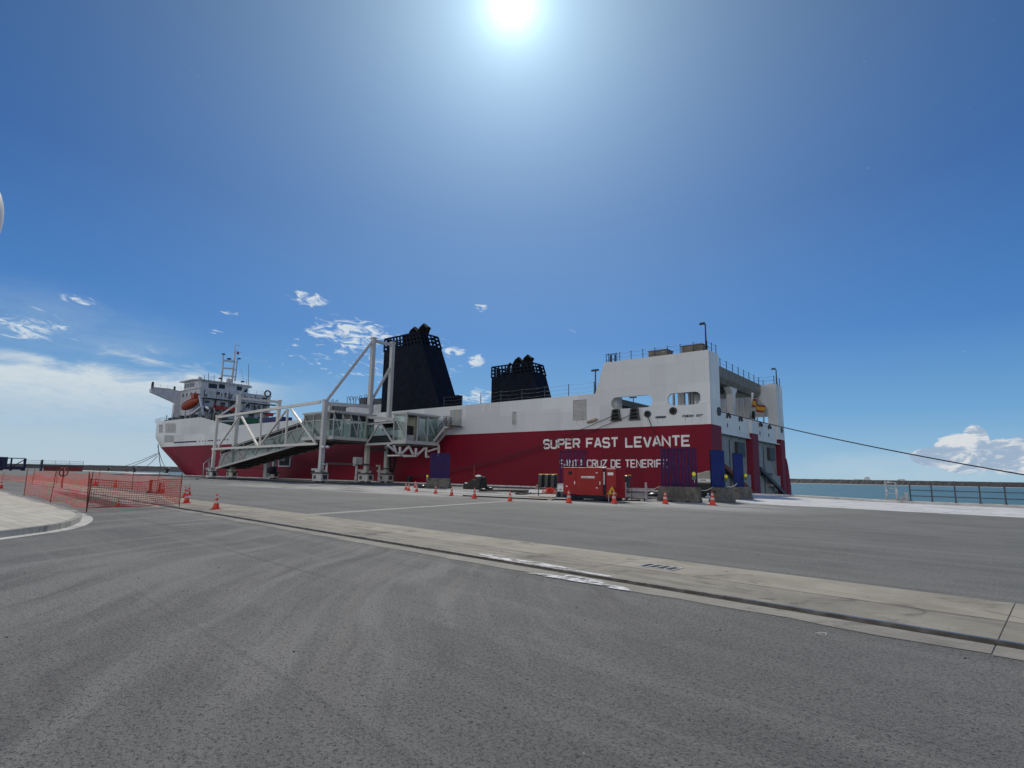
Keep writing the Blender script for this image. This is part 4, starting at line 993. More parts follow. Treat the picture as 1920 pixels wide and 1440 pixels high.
# cargo and gear on deck between house and funnels
def deck_box(name, label, cat, px0, px1, py0, py1, y0, y1, material):
    a = PY(px0, py1, y0); c = PY(px1, py0, y0); o = thing(name, ((a.x+c.x)/2, (y0+y1)/2, 10.6), label, cat)
    b = MB(); b.box(a.x, c.x, y0, y1, 11.2, c.z); b.build('cargo_box', material, o, .05)
    q = MB()
    for k in range(9): q.box(a.x+(c.x-a.x)*k/8-.06, a.x+(c.x-a.x)*k/8+.06, y0-.06, y1+.06, 11.15, c.z+.05)
    q.box(a.x, c.x, y0+.1, y1-.1, 10.85, 11.15); q.build('frame', material, o)
    wq = MB()
    for k in range(4): wq.tube([(a.x+2+k*1.4, y0, 11.05), (a.x+2+k*1.4, y1, 11.05)], .45, 10)
    wq.build('wheels', 'rubber', o)
deck_box('cargo_trailer', 'dark green sheeted trailer on the open ship deck behind the boarding bridge truss', 'trailer', 408, 462, 783, 800, 66, 69, 'cargo_green')
deck_box('cargo_trailer', 'dark navy boxed trailer on the ship deck below the right end of the white deckhouse', 'trailer', 491, 524, 781, 793, 66, 69, 'cargo_navy')
dkh = MB(); dkh.use('house_white')
a = PY(648, 777, 61.5); c = PY(690, 760, 61.5); dkh.box(a.x, c.x, 61.5, 66, 10.6, c.z); a = PY(611, 780, 62); c = PY(619, 757.5, 62); dkh.box(a.x, c.x, 62, 64, 10.6, c.z)
a = PY(700, 774, 61.2); c = PY(717, 757.5, 61.2); dkh.prism([(a.x, 61.2, 10.6), (c.x, 61.2, 10.6), (c.x, 61.2, c.z), (a.x, 61.2, c.z)], (0, 4, 0))
dkh.use('dark_steel'); a = PY(700, 758, 62); c = PY(720, 746, 62); dkh.box(a.x, c.x, 62, 65, 10.6, c.z); a = PY(674, 756, 62); c = PY(687, 745, 62); dkh.box(a.x, c.x, 62, 65, 10.6, c.z)
a = PY(621, 764, 62.5); c = PY(647, 758, 62.5); dkh.box(a.x, c.x, 62.5, 66, 10.6, c.z); dkh.build('ventilation_house', None, ship)
hp = MB()
for px, h in ((622, 750), (630, 751), (651, 745), (657, 744), (663, 745), (667, 745), (674, 743), (684, 741)):
    p0 = PY(px, 760, 62); p1 = PY(px, h, 62); hp.tube([p0, p1, p1+Vector((.5, 0, .1)), Vector((p0.x+.7, p0.y, p1.z-.6))], .06, 5)
hp.build('pipe_vent', 'rail_steel', ship)

# ------------------------------------------------------------------ passenger boarding bridge on the quay
XR, XL = -71.0, -104.2
pbb = thing('boarding_bridge', (-86, 52, 0), 'pale grey steel passenger boarding bridge with sloping glazed walkway and tall portal', 'boarding bridge')
def leg(x, y, z, wd=.8, material='pbb_paint'):
    b = MB(); b.box(x-wd/2, x+wd/2, y-wd/2, y+wd/2, 1.3, z); b.box(x-wd*.62, x+wd*.62, y-wd*.62, y+wd*.62, z-.02, z+.22); return b.build('leg', material, pbb, .03)
z1, zL1 = PY(407, 781, 46).z, PX(604, 751, XR).z
zT1, zT2 = PX(700, 635, XR).z, PX(738, 644.5, XR).z
YT1, YT2 = PX(697, 700, XR).y, PX(733.5, 700, XR).y
YP2, YP3 = PX(443, 800, XL).y, PX(521, 790, XL).y
zP2, zP3 = PX(447, 743, XL).z, PX(524, 752, XL).z
leg(XL, 46, z1, .46, 'pbb_pale'); leg(XL, YP2, zP2, .66, 'pbb_pale'); leg(XL, YP3, zP3, .58, 'pbb_pale')
leg(XR, 46, zL1, .6); leg(XR, YT1, zT1, .6); leg(XR, YT2, zT2, .6)
b = MB(); b.use('pbb_pale')
b.bar((XL, 46, z1-.1), (XL, YP2, zP2-1.2), .28); b.bar((XL, YP2, zP2-.35), (XL, YP3, zP3-.2), .34, .42); b.bar((XL, 46, z1-.9), (XL, YP2, z1-.4), .3); b.build('portal_beam', None, pbb)
b = MB(); b.bar((XR, 46.4, zL1-.35), (XR, YT1, PX(684, 761, XR).z), .4, .5); b.bar((XR, YT1, zT1-.3), (XR, YT2, zT2-.3), .35, .45)
b.bar((XR, 46.2, zL1+.1), (XR, YT1-.3, zT1-.6), .32); b.bar((XR, YT1-.2, PX(682, 760, XR).z), (XR, YT2-.3, PX(731, 690, XR).z), .3); b.build('portal_beam', 'pbb_paint', pbb)
# side truss facing the road
def t2(px, py): return PY(px, py, 46)
tc0, tc1, bc0, bc1 = t2(407, 782.5), t2(601, 753.5), t2(398, 842), t2(594, 832)
b = MB(); b.use('pbb_pale'); b.bar(tc0, tc1, .3, .40); b.bar(bc0, bc1, .3, .36)
for p, q, wd in (((409, 838), (448, 782), .36), ((453, 781), (483, 836), .42), ((487, 836), (537, 769), .36), ((546, 767), (591, 829), .42), ((490, 774), (487.5, 835), .36), ((539.5, 767), (535.5, 833), .36)):
    b.bar(t2(*p), t2(*q), wd*.72, wd*.62)
b.build('side_truss', None, pbb)
# sloping glazed walkway
ya, yb = 47.6, 52.4
f0, f1 = PY(405, 878, ya), PY(543, 838.5, ya); r0, r1 = PY(412, 846, ya), PY(598, 781.5, ya)
sl_b = (f1.z-f0.z)/(f1.x-f0.x); sl_t = (r1.z-r0.z)/(r1.x-r0.x)
xa, xb = f0.x, -76.5
def zbm(x): return f0.z+sl_b*(x-f0.x)
def ztp(x): return max(r0.z+sl_t*(x-r0.x), zbm(x)+2.3)
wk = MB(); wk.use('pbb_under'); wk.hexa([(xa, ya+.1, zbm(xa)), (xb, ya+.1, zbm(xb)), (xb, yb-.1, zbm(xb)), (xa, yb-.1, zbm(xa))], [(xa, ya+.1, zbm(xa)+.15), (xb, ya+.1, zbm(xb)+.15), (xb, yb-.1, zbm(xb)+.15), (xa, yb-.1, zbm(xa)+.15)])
for k in range(12): x = xa+(xb-xa)*(k+.5)/12; wk.box(x-.1, x+.1, ya+.2, yb-.2, zbm(x)-.22, zbm(x)-.02)
wk.use('pbb_paint')
for y in (ya, yb): wk.bar((xa, y, zbm(xa)), (xb, y, zbm(xb)), .22, .34)
tun = wk.build('walkway', None, pbb)
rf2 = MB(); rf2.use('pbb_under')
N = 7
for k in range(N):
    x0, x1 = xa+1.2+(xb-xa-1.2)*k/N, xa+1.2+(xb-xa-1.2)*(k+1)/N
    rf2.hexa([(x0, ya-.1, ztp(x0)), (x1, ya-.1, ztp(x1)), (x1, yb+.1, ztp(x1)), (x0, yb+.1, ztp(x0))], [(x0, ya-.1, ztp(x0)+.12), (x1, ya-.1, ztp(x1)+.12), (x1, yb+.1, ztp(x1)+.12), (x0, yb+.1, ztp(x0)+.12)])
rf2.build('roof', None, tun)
fr = MB()
for y in (ya, yb):
    fr.bar((xa+1.2, y, ztp(xa+1.2)-.75), (xb, y, ztp(xb)-.75), .12)
    fr.bar((xa+1.2, y, ztp(xa+1.2)-.04), (xb, y, ztp(xb)-.04), .12)
    for k in range(N+1):
        x = xa+1.2+(xb-xa-1.2)*k/N; fr.bar((x, y, ztp(x)-.75), (x, y, ztp(x)-.05), .07)
        if k < N and y == ya:
            x2 = xa+1.2+(xb-xa-1.2)*(k+1)/N; xm = (x+x2)/2
            fr.bar((x, y, zbm(x)+.2), (xm, y, ztp(xm)-.8), .06); fr.bar((xm, y, ztp(xm)-.8), (x2, y, zbm(x2)+.2), .06)
fr.build('glazing_frame', 'glass_frame', tun)
gz = MB(); gz.use('clear_glass')
for y in (ya+.06, yb-.06): gz.face([(xa+.6, y, zbm(xa+.6)+.15), (xb, y, zbm(xb)+.15), (xb, y, ztp(xb)-.8), (xa+1.2, y, ztp(xa+1.2)-.8)])
gz.use('hole')
for y in (yb-.02,): gz.face([(xa+1.2, y, ztp(xa+1.2)-.68), (xb, y, ztp(xb)-.68), (xb, y, ztp(xb)-.1), (xa+1.2, y, ztp(xa+1.2)-.1)])
for y in (ya+.08,): gz.face([(xa+1.4, y, ztp(xa+1.4)-.68), (xb, y, ztp(xb)-.68), (xb, y, ztp(xb)-.1), (xa+1.4, y, ztp(xa+1.4)-.1)])
gz.build('glazing', None, tun, normals=False)
hr = MB()
for y in (ya+.5, yb-.5): hr.bar((xa+1, y, zbm(xa+1)+1.1), (xb, y, zbm(xb)+1.1), .08)
for k in range(3): x = -88+k*4.5; hr.box(x, x+.5, ya+2.2, ya+2.9, zbm(x)+.2, zbm(x)+1.9)
hr.build('handrail', 'dark_steel', tun)

def cabin(name, x0, x1, y0, y1, z0, z1, nx, ny, dark=False, opened=()):
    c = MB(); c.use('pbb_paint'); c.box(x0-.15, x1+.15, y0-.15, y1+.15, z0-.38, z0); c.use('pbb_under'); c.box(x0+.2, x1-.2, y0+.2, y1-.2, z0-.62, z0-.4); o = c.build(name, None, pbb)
    r = MB(); r.box(x0-.25, x1+.25, y0-.25, y1+.25, z1, z1+.16)
    k = x0-.2
    while k < x1+.2: r.box(k, k+.16, y0-.2, y1+.2, z1+.161, z1+.24); k += .42
    r.build('roof', 'pbb_paint', o)
    f = MB(); xs = [x0+(x1-x0)*k/nx for k in range(nx+1)]; ys = [y0+(y1-y0)*k/ny for k in range(ny+1)]
    for x in xs:
        for y in (y0, y1): f.bar((x, y, z0), (x, y, z1), .11)
    for y in ys[1:-1]:
        for x in (x0, x1): f.bar((x, y, z0), (x, y, z1), .11)
    for zz in (z0+.06, z1-.06)+((z1-1.0,) if dark else ()):
        for y in (y0, y1): f.bar((x0, y, zz), (x1, y, zz), .1)
        for x in (x0, x1): f.bar((x, y0, zz), (x, y1, zz), .1)
    for y in (y0, y1):
        f.bar((xs[0], y, z1-.2), (xs[1], y, z0+.1), .1)
    for a in range(ny):
        if a not in opened: f.bar((x1+.01, ys[a], z1-.2), (x1+.01, ys[a+1], z0+.1), .09)
    f.build('glazing_frame', 'glass_frame', o)
    g = MB(); zt_ = z1-1.05 if dark else z1-.1; g.use('clear_glass'); i = .05
    g.face([(x0, y0+i, z0), (x1, y0+i, z0), (x1, y0+i, zt_), (x0, y0+i, zt_)]); g.face([(x0, y1-i, z0), (x1, y1-i, z0), (x1, y1-i, zt_), (x0, y1-i, zt_)])
    for a in range(ny):
        if a not in opened: g.face([(x1-i, ys[a], z0), (x1-i, ys[a+1], z0), (x1-i, ys[a+1], zt_), (x1-i, ys[a], zt_)])
    if dark:
        g.use('dark_glass')
        for a in range(ny):
            if a != 1: g.face([(x1-i, ys[a], zt_+.1), (x1-i, ys[a+1], zt_+.1), (x1-i, ys[a+1], z1-.1), (x1-i, ys[a], z1-.1)])
        g.face([(x0, y0+i, zt_+.1), (x1, y0+i, zt_+.1), (x1, y0+i, z1-.1), (x0, y0+i, z1-.1)])
    g.build('glazing', None, o, normals=False)
    return o
XC = -69.6; c0 = PX(624, 820, XC); c1 = PX(699, 826, XC); zc0 = PX(624, 818.5, XC).z; zc1 = PX(626, 772.5, XC).z
cabin1 = cabin('cabin', -77.2, XC, c0.y, c1.y, zc0, zc1, 3, 5, True)
b = MB(); b.use('black_plastic'); b.box(-75.5, -74.6, c0.y+1.2, c0.y+2.0, zc0, zc0+2.2); b.box(-72, -71, c0.y+4.6, c0.y+5.4, zc0, zc0+2.3); b.use('cabinet_grey'); b.box(-73.6, -72.6, c0.y+2.8, c0.y+3.6, zc0, zc0+1.3); b.build('cabin_equipment', None, cabin1)
XD = -60.8; d0 = PX(761, 828, XD); d1 = PX(820, 832, XD); zd0 = PX(761, 826.5, XD).z; zd1 = PX(762, 775.5, XD).z
xd0 = PY(737, 829, d0.y).x
cabin2 = cabin('cabin', xd0, XD, d0.y, d1.y, zd0, zd1, 1, 3, False, (0,))
b = MB(); b.use('black_plastic'); b.box(-62.6, -61.6, d0.y+.9, d0.y+1.9, zd0+.9, zd0+2.2); b.use('compressor_beige'); b.box(-63.2, -61.6, d0.y+2.2, d0.y+2.9, zd0, zd0+zd1-zd0-.2); b.use('cabinet_grey'); b.box(-62.6, -61.4, d0.y+.7, d0.y+2, zd0, zd0+.9); b.use('board_white'); b.box(-62, -61, d0.y+3.6, d0.y+4.2, zd0, zd0+1.2); b.build('cabin_equipment', None, cabin2)
# link passage between the cabins
y2 = d0.y+.05; zl0, zl1 = PY(736, 830, y2).z, PY(738, 791, y2).z
lp = MB(); lp.use('pbb_under'); lp.box(XC+.2, xd0-.2, y2, y2+2.6, zl0-.2, zl0); lp.box(XC+.2, xd0-.2, y2-.1, y2+2.7, zl1, zl1+.15); lp.use('pbb_paint'); lp.bar((XC, y2-.05, zl0-.15), (xd0, y2-.05, zl0-.1), .25, .32); lp.bar((XC, y2-.05, zl1-.1), (xd0, y2-.05, zl1-.05), .18, .22)
xm = (XC+xd0)/2
for a, c in (((XC+.2, zl0), (xm, zl1)), ((xm, zl1), (xd0, zl0))): lp.bar((a[0], y2-.06, a[1]), (c[0], y2-.06, c[1]), .2)
lp.bar((XC, y2-.08, PY(701, 781, y2).z), (xd0, y2-.08, PY(735, 787, y2).z), .3, .45)
lpo = lp.build('link_passage', None, pbb)
g = MB(); g.use('clear_glass'); g.face([(XC+.2, y2+.02, zl0+1.2), (xd0, y2+.02, zl0+1.2), (xd0, y2+.02, zl1-.8), (XC+.2, y2+.02, zl1-.8)]); g.use('dark_glass'); g.face([(XC+.2, y2+2.58, zl1-.9), (xd0, y2+2.58, zl1-.9), (xd0, y2+2.58, zl1), (XC+.2, y2+2.58, zl1)])
g.face([(XC+.2, y2+.02, zl0), (xd0, y2+.02, zl0), (xd0, y2+.02, zl0+1.1), (XC+.2, y2+.02, zl0+1.1)]); g.build('glazing', None, lpo, normals=False)
# hanging frame below the outer cabin
u = MB()
def ux(px, py): return PX(px, py, XD-.1)
for p, q in (((727, 835), (748, 852)), ((750, 838), (750, 854)), ((750, 853), (767, 837)), ((750, 853.5), (780, 855.5)), ((780, 840), (780, 855.5)), ((780, 855), (796, 840)), ((799, 839), (799, 857)), ((799, 857), (804, 856)), ((799, 847), (822, 840)), ((822.5, 834), (822.5, 855)), ((738, 835), (744, 850)), ((767, 838), (775, 852))): u.bar(ux(*p), ux(*q), .24)
for p in ((750, 854), (780, 855.5)): u.bar(ux(*p), ux(*p)-Vector((2.6, 0, 0)), .2)
u.build('hanging_frame', 'pbb_pale', pbb)
# stairs from the outer cabin up to the ship's side door
s0, s1 = PY(820, 831, 58.6), PY(846, 799, 58.6); sr = MB()
for y in (57.6, 58.6): sr.bar((s0.x, y, s0.z), (s1.x, y, s1.z), .1, .34)
for k in range(11): t = (k+.5)/11; p = s0.lerp(s1, t); sr.box(p.x-.14, p.x+.14, 57.6, 58.6, p.z-.02, p.z+.02)
sto = sr.build('stairway', 'pbb_paint', pbb)
h = MB(); 
for y in (57.6, 58.6):
    for hh in (.45, .8, 1.25): h.bar((s0.x, y, s0.z+hh), (s1.x, y, s1.z+hh), .06)
    for k in range(4): p = s0.lerp(s1, k/3); h.bar((p.x, y, p.z), (p.x, y, p.z+1.25), .06)
e0 = s1; e1 = PY(860, 796, 58.9)
h.box(e0.x-.1, e1.x, 57.5, 59.7, e0.z-.1, e0.z+.02)
for k in range(5):
    x = e0.x+(e1.x-e0.x)*k/4-.1
    for y in (57.5,): h.bar((x, y, e0.z), (x-.45, y, e0.z+1.35), .05)
for hh in (.3, .65, 1.0, 1.33): h.bar((e0.x-.1-.33*hh, 57.5, e0.z+hh), (e1.x-.1-.33*hh, 57.5, e0.z+hh), .05)
h.build('handrail', 'stair_grey', sto)
b = MB(); b.hexa([(e0.x-.4, 57.6, e0.z-.5), (e0.x+.6, 57.6, e0.z-.12), (e0.x+.6, 59.2, e0.z-.12), (e0.x-.4, 59.2, e0.z-.5)], [(e0.x-.4, 57.6, e0.z-.3), (e0.x+.6, 57.6, e0.z-.02), (e0.x+.6, 59.2, e0.z-.02), (e0.x-.4, 59.2, e0.z-.3)]); b.build('landing', 'pbb_pale', sto)
# running gear under every leg, low beams, boxes and the cable loop
def bogie(x, y, material='pbb_paint', s=1.0):
    b = MB(); b.use(material); b.box(x-1.1*s, x+1.1*s, y-.55*s, y+.55*s, .22, 1.25*s); b.box(x-.62*s, x+.62*s, y-.5*s, y+.5*s, 1.25*s, 1.6*s+.2)
    b.use('dark_steel'); b.box(x-1.25*s, x+1.3*s, y-.7*s, y+.7*s, 1.22*s, 1.42*s); b.box(x+1.101*s, x+1.13*s, y-.3, y+.35, .45, 1.05); b.box(x-.8*s, x-.2*s, y-.58*s, y-.551*s, .5, 1.0)
    o = b.build('bogie', None, pbb)
    for dx in (-.7*s, .7*s):
        q = MB(); q.tube([(x+dx, y-.22, .30), (x+dx, y+.22, .30)], .295, 14); q.build('wheel', 'dark_steel', o)
    m_ = MB(); m_.tube([(x-.5*s, y-.2, 1.75*s), (x-1.75*s, y-.2, 1.75*s)], .22, 10); m_.build('motor', 'cabinet_grey', o); m_ = MB(); m_.tube([(x+.7, y-.7, 1.7), (x+.7, y-.2, 1.7)], .2, 8); m_.build('motor', 'cabinet_grey', o)
for y in (46, YT1, YT2): bogie(XR, y)
for y in (46, YP2, YP3): bogie(XL, y, 'pbb_pale', .9)
b = MB(); zlow = PX(630, 869.5, XR).z; b.bar((XR+.6, 46, zlow), (XR+.6, YT1, zlow), .2, .26); b.bar((XR+.6, YT1, PX(700, 878, XR).z), (XR+.6, YT2, PX(700, 878, XR).z), .16); b.bar((XR, YT1, PX(700, 842, XR).z), (XR, YT2, PX(700, 842, XR).z), .25, .3)
b.bar((XL+.5, YP2, 1.9), (XL+.5, YP3, 1.9), .12); b.build('tie_beam', 'pbb_under', pbb)
for px in (612, 668, 711):
    c = PX(px, 885, XR+.8); b = MB(); b.tube([(c.x, c.y, .02), (c.x, c.y, zlow)], .16, 8); b.tube([(c.x, c.y, .02), (c.x, c.y, .9)], .22, 8); b.tube([(c.x, c.y, zlow-.2), (c.x, c.y-.6, zlow-.1)], .13, 6); b.build('stand_pipe', 'pbb_paint', pbb)
a = PX(664, 871, XR+.9); c = PX(677, 857.5, XR+.9); b = MB(); b.box(XR+.5, XR+1.3, a.y, c.y, a.z, c.z); b.build('control_box', 'cabinet_grey', pbb, .03)
b = MB(); pts = []
for k in range(25):
    t = k/24; yy = YT2-.5+1.35*t; pts.append((XR+1.1, yy, zlow-.9+8.0*abs(2*t-1)**3*.62)); 
b.tube(pts, .21, 8); b.build('cable_loop', 'rubber', pbb)
b = MB(); gp0 = [PX(p, q, XL+1) for p, q in ((381, 894), (382, 869), (396, 858))]; b.tube(gp0, .08, 6); b.tube([PX(384, 880, XL+1), PX(396, 872, XL+1)], .06, 6); b.tube([PX(392, 894, XL+1), PX(392, 862, XL+1)], .07, 6); b.build('handrail', 'galvanised', pbb)
c = PX(510, 880, XL+1.2); b = MB(); b.use('dark_steel'); b.tube([(c.x, c.y-1.2, 1.6), (c.x, c.y+.6, 1.6)], .75, 12); b.use('pbb_paint'); b.box(c.x-.5, c.x+.5, c.y-1.4, c.y-.7, .3, 4.4); b.box(c.x-.4, c.x+.4, c.y+.2, c.y+2.2, 3.4, 5.0); b.build('cable_reel', None, pbb)
for px, py in ((606, 838), (614, 838)):
    c = PX(px, py, XC+.2); b = MB(); b.ball(c, .3, 10, (1, 1, .7)); b.build('floodlight', 'sign_white', pbb)
# ------------------------------------------------------------------ things on the quay
def barrier(pa, pb, h, label, wd=.62, away=1.0):
    """precast safety barrier whose near bottom edge runs between two ground points"""
    pa, pb = Vector(pa), Vector(pb); dd = (pb-pa).normalized(); n = Vector((-dd.y, dd.x, 0)); n = n if n.dot((pa+pb)/2) > 0 else -n
    o = thing('concrete_barrier', (pa+pb)/2+n*wd/2, label, 'barrier', 'concrete barriers along the berth')
    prof = [(0, 0), (0, .10), (.16, .34), (.21, h), (wd-.21, h), (wd-.16, .34), (wd, .10), (wd, 0)]
    b = MB(); b.prism([pa+n*x+Vector((0, 0, z+.004)) for x, z in prof], pb-pa); ob = b.build('body', 'barrier_concrete', o, .02)
    q = MB()
    for f in (.28, .68):
        c = pa.lerp(pb, f); q.hexa([c+n*(-.006)+Vector((0, 0, .005)), c+dd*.28+n*(-.006)+Vector((0, 0, .005)), c+dd*.28+n*.05+Vector((0, 0, .005)), c+n*.05+Vector((0, 0, .005))], [c+n*(-.006)+Vector((0, 0, .08)), c+dd*.28+n*(-.006)+Vector((0, 0, .08)), c+dd*.28+n*.05+Vector((0, 0, .08)), c+n*.05+Vector((0, 0, .08))])
    q.build('lifting_slot', 'hole', ob)
    return pa+n*wd/2, pb+n*wd/2, dd, n
def slat_panel(pa, pb, z0, z1, ns, label, mt='purple_panel', gap=.22):
    pa, pb = Vector(pa), Vector(pb); dd = (pb-pa); L = dd.length; dd.normalize(); n = Vector((-dd.y, dd.x, 0)); n = n if n.y > 0 else -n
    o = thing('site_screen', (pa+pb)/2+Vector((0, 0, z0)), label, 'screen', 'purple slatted screens on the barriers')
    b = MB(); wv = L/ns
    for k in range(ns):
        a = pa+dd*wv*(k+gap/2); c = pa+dd*wv*(k+1-gap/2); s = (c-a)
        p = [a+n*.012, a+s*.2-n*.012, a+s*.8-n*.012, c+n*.012, c+n*.022, a+s*.8-n*.002, a+s*.2-n*.002, a+n*.022]
        b.prism([x+Vector((0, 0, z0)) for x in p], (0, 0, z1-z0))
    b.build('slats', mt, o)
    b = MB()
    for z in (z0+.12, (z0+z1)/2, z1-.12): b.bar(pa+n*.12+Vector((0, 0, z)), pb+n*.12+Vector((0, 0, z)), .05)
    b.build('rail', 'genset_navy', o)
def flat_panel(pa, pb, z0, z1, label):
    pa, pb = Vector(pa), Vector(pb); dd = (pb-pa); L = dd.length; dd.normalize(); n = Vector((dd.y, -dd.x, 0))
    o = thing('site_screen', (pa+pb)/2+Vector((0, 0, z0)), label, 'screen', 'blue sheet screens on the barriers')
    b = MB(); k = 0; ns = 9; pts = []
    for k in range(ns):
        for f, dpt in ((0, 0), (.1, .022), (.45, .022), (.55, 0)):
            pts.append(pa+dd*L*(k+f)/ns+n*dpt)
    pts.append(pb.copy()); back = [p-n*.03 for p in reversed(pts)]
    for i in range(len(pts)-1): b.hexa([p+Vector((0, 0, z0)) for p in (pts[i], pts[i+1], pts[i+1]-n*.03, pts[i]-n*.03)], [p+Vector((0, 0, z1)) for p in (pts[i], pts[i+1], pts[i+1]-n*.03, pts[i]-n*.03)])
    b.build('sheet', 'blue_panel', o)
    b = MB()
    for p in (pa, pb): b.bar(p-n*.06+Vector((0, 0, z0)), p-n*.06+Vector((0, 0, z1+.02)), .05)
    b.bar(pa-n*.06+Vector((0, 0, z1)), pb-n*.06+Vector((0, 0, z1)), .05); b.build('frame', 'genset_navy', o)
lamps = []
def warn_lamp(p, label):
    o = thing('warning_lamp', p, label, 'warning lamp', 'yellow warning lamps on the screens')
    b = MB(); b.tube([p+Vector((0, -.05, 0)), p+Vector((0, .05, 0))], .115, 14); b.ball(p+Vector((0, -.02, 0)), .12, 12, (1, .75, 1.15)); b.build('lens', 'lamp_yellow', o)
    b = MB(); b.box(p.x-.11, p.x+.11, p.y-.06, p.y+.06, p.z-.36, p.z-.13); b.build('battery_case', 'lamp_green', o)
    b = MB(); b.bar(p+Vector((0, .08, -.5)), p+Vector((0, .08, .05)), .03); b.build('bracket', 'galvanised', o)
X_ = Vector((1, 0, 0)); Y_ = Vector((0, 1, 0))
# barrier and screen 3, right of the generator
a, c = G(1231.5, 939.5), G(1311, 943)
p0, p1, dd, n = barrier(a, c, .92, 'long dark concrete barrier under the wide purple screen right of the generator')
q0, q1 = p0.lerp(p1, .06), p0.lerp(p1, .94)
slat_panel(q0, q1, .93, PY(1270, 840.5, p0.y).z, 11, 'wide purple slatted screen standing on a barrier, right of the generator')
warn_lamp(PY(1301, 889, p1.y-.22), 'yellow warning lamp at the right edge of the wide purple screen')
# screen 2 behind the generator
a2 = Vector((G(1043, 930).x, p0.y+5.2, 0)); 
a2 = PY(1043, 920, 37.5); a2.z = 0; c2 = PY(1096, 920, 37.3); c2.z = 0
p2, p3, _, _ = barrier(a2, c2, .92, 'concrete barrier mostly hidden behind the red generator')
slat_panel(p2, p3, .93, PY(1068, 844, p2.y).z, 10, 'purple slatted screen rising behind the left half of the red generator', 'purple_panel', .56)
# screen 1 under the boarding bridge cabin
a, c = G(796.5, 914.5), G(840, 916)
p4, p5, _, _ = barrier(a, c, 1.02, 'concrete barrier under the navy slatted screen below the boarding bridge cabin')
slat_panel(p4.lerp(p5, .1), p4.lerp(p5, .96), 1.03, PY(820, 849.5, p4.y).z, 10, 'dark navy slatted screen below the boarding bridge cabin', 'navy_panel', .14)
# blue screens on the two short barriers by the stern
def end_barrier(px0, px1, py, label, dp=1.9):
    a, c = G(px0, py), G(px1, py-.4); w_ = c.x-a.x; y = a.y; o = thing('concrete_barrier', ((a.x+c.x)/2, y+dp/2, 0), label, 'barrier', 'concrete barriers along the berth')
    prof = [(0, 0), (0, .08), (w_*.17, .36), (w_*.22, .92), (w_*.80, .92), (w_*.84, .36), (w_, .08), (w_, 0)]
    b = MB(); b.prism([(a.x+x, y, z+.004) for x, z in prof], (.35, dp, 0)); ob = b.build('body', 'barrier_concrete', o, .03)
    q = MB(); q.hexa([(a.x+w_*.42, y-.004, .62), (a.x+w_*.66, y-.004, .60), (a.x+w_*.66, y-.004, .68), (a.x+w_*.42, y-.004, .70)], [(a.x+w_*.42, y+.01, .62), (a.x+w_*.66, y+.01, .60), (a.x+w_*.66, y+.01, .68), (a.x+w_*.42, y+.01, .70)]); q.build('lifting_slot', 'hole', ob)
    return Vector((a.x+w_*.3, y+.3, 0)), Vector((a.x+w_*.7, y+.3, 0))
b0, b1 = end_barrier(1328, 1371, 941, 'short flared concrete barrier under the taller, left-hand blue screen by the stern')
pa = PY(1334.5, 900, b0.y); pb2 = PY(1360, 900, b0.y+1.7)
flat_panel(Vector((pa.x, pa.y, 0)), Vector((pb2.x, pb2.y, 0)), .93, PY(1335, 843.5, b0.y).z, 'dark blue sheet screen standing at the ship stern corner, left of the other blue screen')
warn_lamp(PY(1361, 893.5, b0.y+1.5), 'yellow warning lamp between the two blue screens')
b2_, b3_ = end_barrier(1371, 1406, 936.5, 'short flared concrete barrier under the brighter, right-hand blue screen by the stern')
pa = PY(1377, 900, b2_.y); pb2 = PY(1395, 900, b2_.y+1.6)
flat_panel(Vector((pa.x, pa.y, 0)), Vector((pb2.x, pb2.y, 0)), .93, PY(1377, 849.5, b2_.y).z, 'brighter blue sheet screen in front of the grey stern doors')
warn_lamp(PY(1397.5, 891.5, b2_.y+1.4), 'yellow warning lamp at the right edge of the brighter blue screen')
warn_lamp(PY(801.5, 893, p4.y-.3), 'small yellow warning lamp low on the left edge of the navy slatted screen')
# rope slung between the barriers
def rope(name, pts, r, material, label, cat='rope', group=None):
    b = MB(); b.tube(pts, r, 6); return tag(b.build(name, material), label, cat, group)
rope('barrier_rope', sag(PY(1304, 913.5, p1.y), PY(1337, 912.5, b0.y-.1), .22), .022, 'rope_pale', 'pale rope slung between the purple screen barrier and the left blue screen barrier')
rope('barrier_rope', sag(PY(1363, 912.5, b0.y), PY(1382.5, 906.5, b2_.y-.15), .1), .022, 'rope_pale', 'pale rope strung between the two short barriers by the stern')
rope('barrier_rope', sag(PY(1213, 921.5, p0.y-1.2), PY(1237, 912, p0.y), .02), .022, 'rope_pale', 'pale rope from the galvanised rack up to the purple screen barrier')
# red generator
g0 = G(1056, 936.5); gx0, gx1, gy = g0.x, PY(1136, 920, g0.y).x, g0.y
gz0, gz1 = PY(1090, 925, gy).z, PY(1100, 877.5, gy).z
gd = 1.25
gen = thing('generator', ((gx0+gx1)/2, gy+gd/2, 0), 'red canopied diesel generator on a dark skid in front of the ship', 'generator')
b = MB(); b.use('genset_red'); b.box(gx0, gx1, gy, gy+gd, gz0-.1, gz1-.03); b.use('genset_red'); b.box(gx0-.02, gx1+.02, gy-.02, gy+gd+.02, gz1-.029, gz1+.03); canopy = b.build('canopy', None, gen, .02)
L = gx1-gx0
for f0, f1 in ((.03, .31), (.35, .90)):
    d = MB(); d.box(gx0+L*f0, gx0+L*f1, gy-.022, gy-.001, gz0+.06, gz1-.12); dro = d.build('door', 'genset_red', canopy, .008)
    h = MB(); h.box(gx0+L*(f1-.035), gx0+L*(f1-.015), gy-.045, gy-.023, gz0+.55, gz0+.75); h.build('handle', 'sign_white', dro)
b = MB(); b.box(gx0+L*.935, gx0+L*.995, gy-.012, gy-.001, gz0-.05, gz1-.06); bd = b.build('side_band', 'genset_navy', canopy)
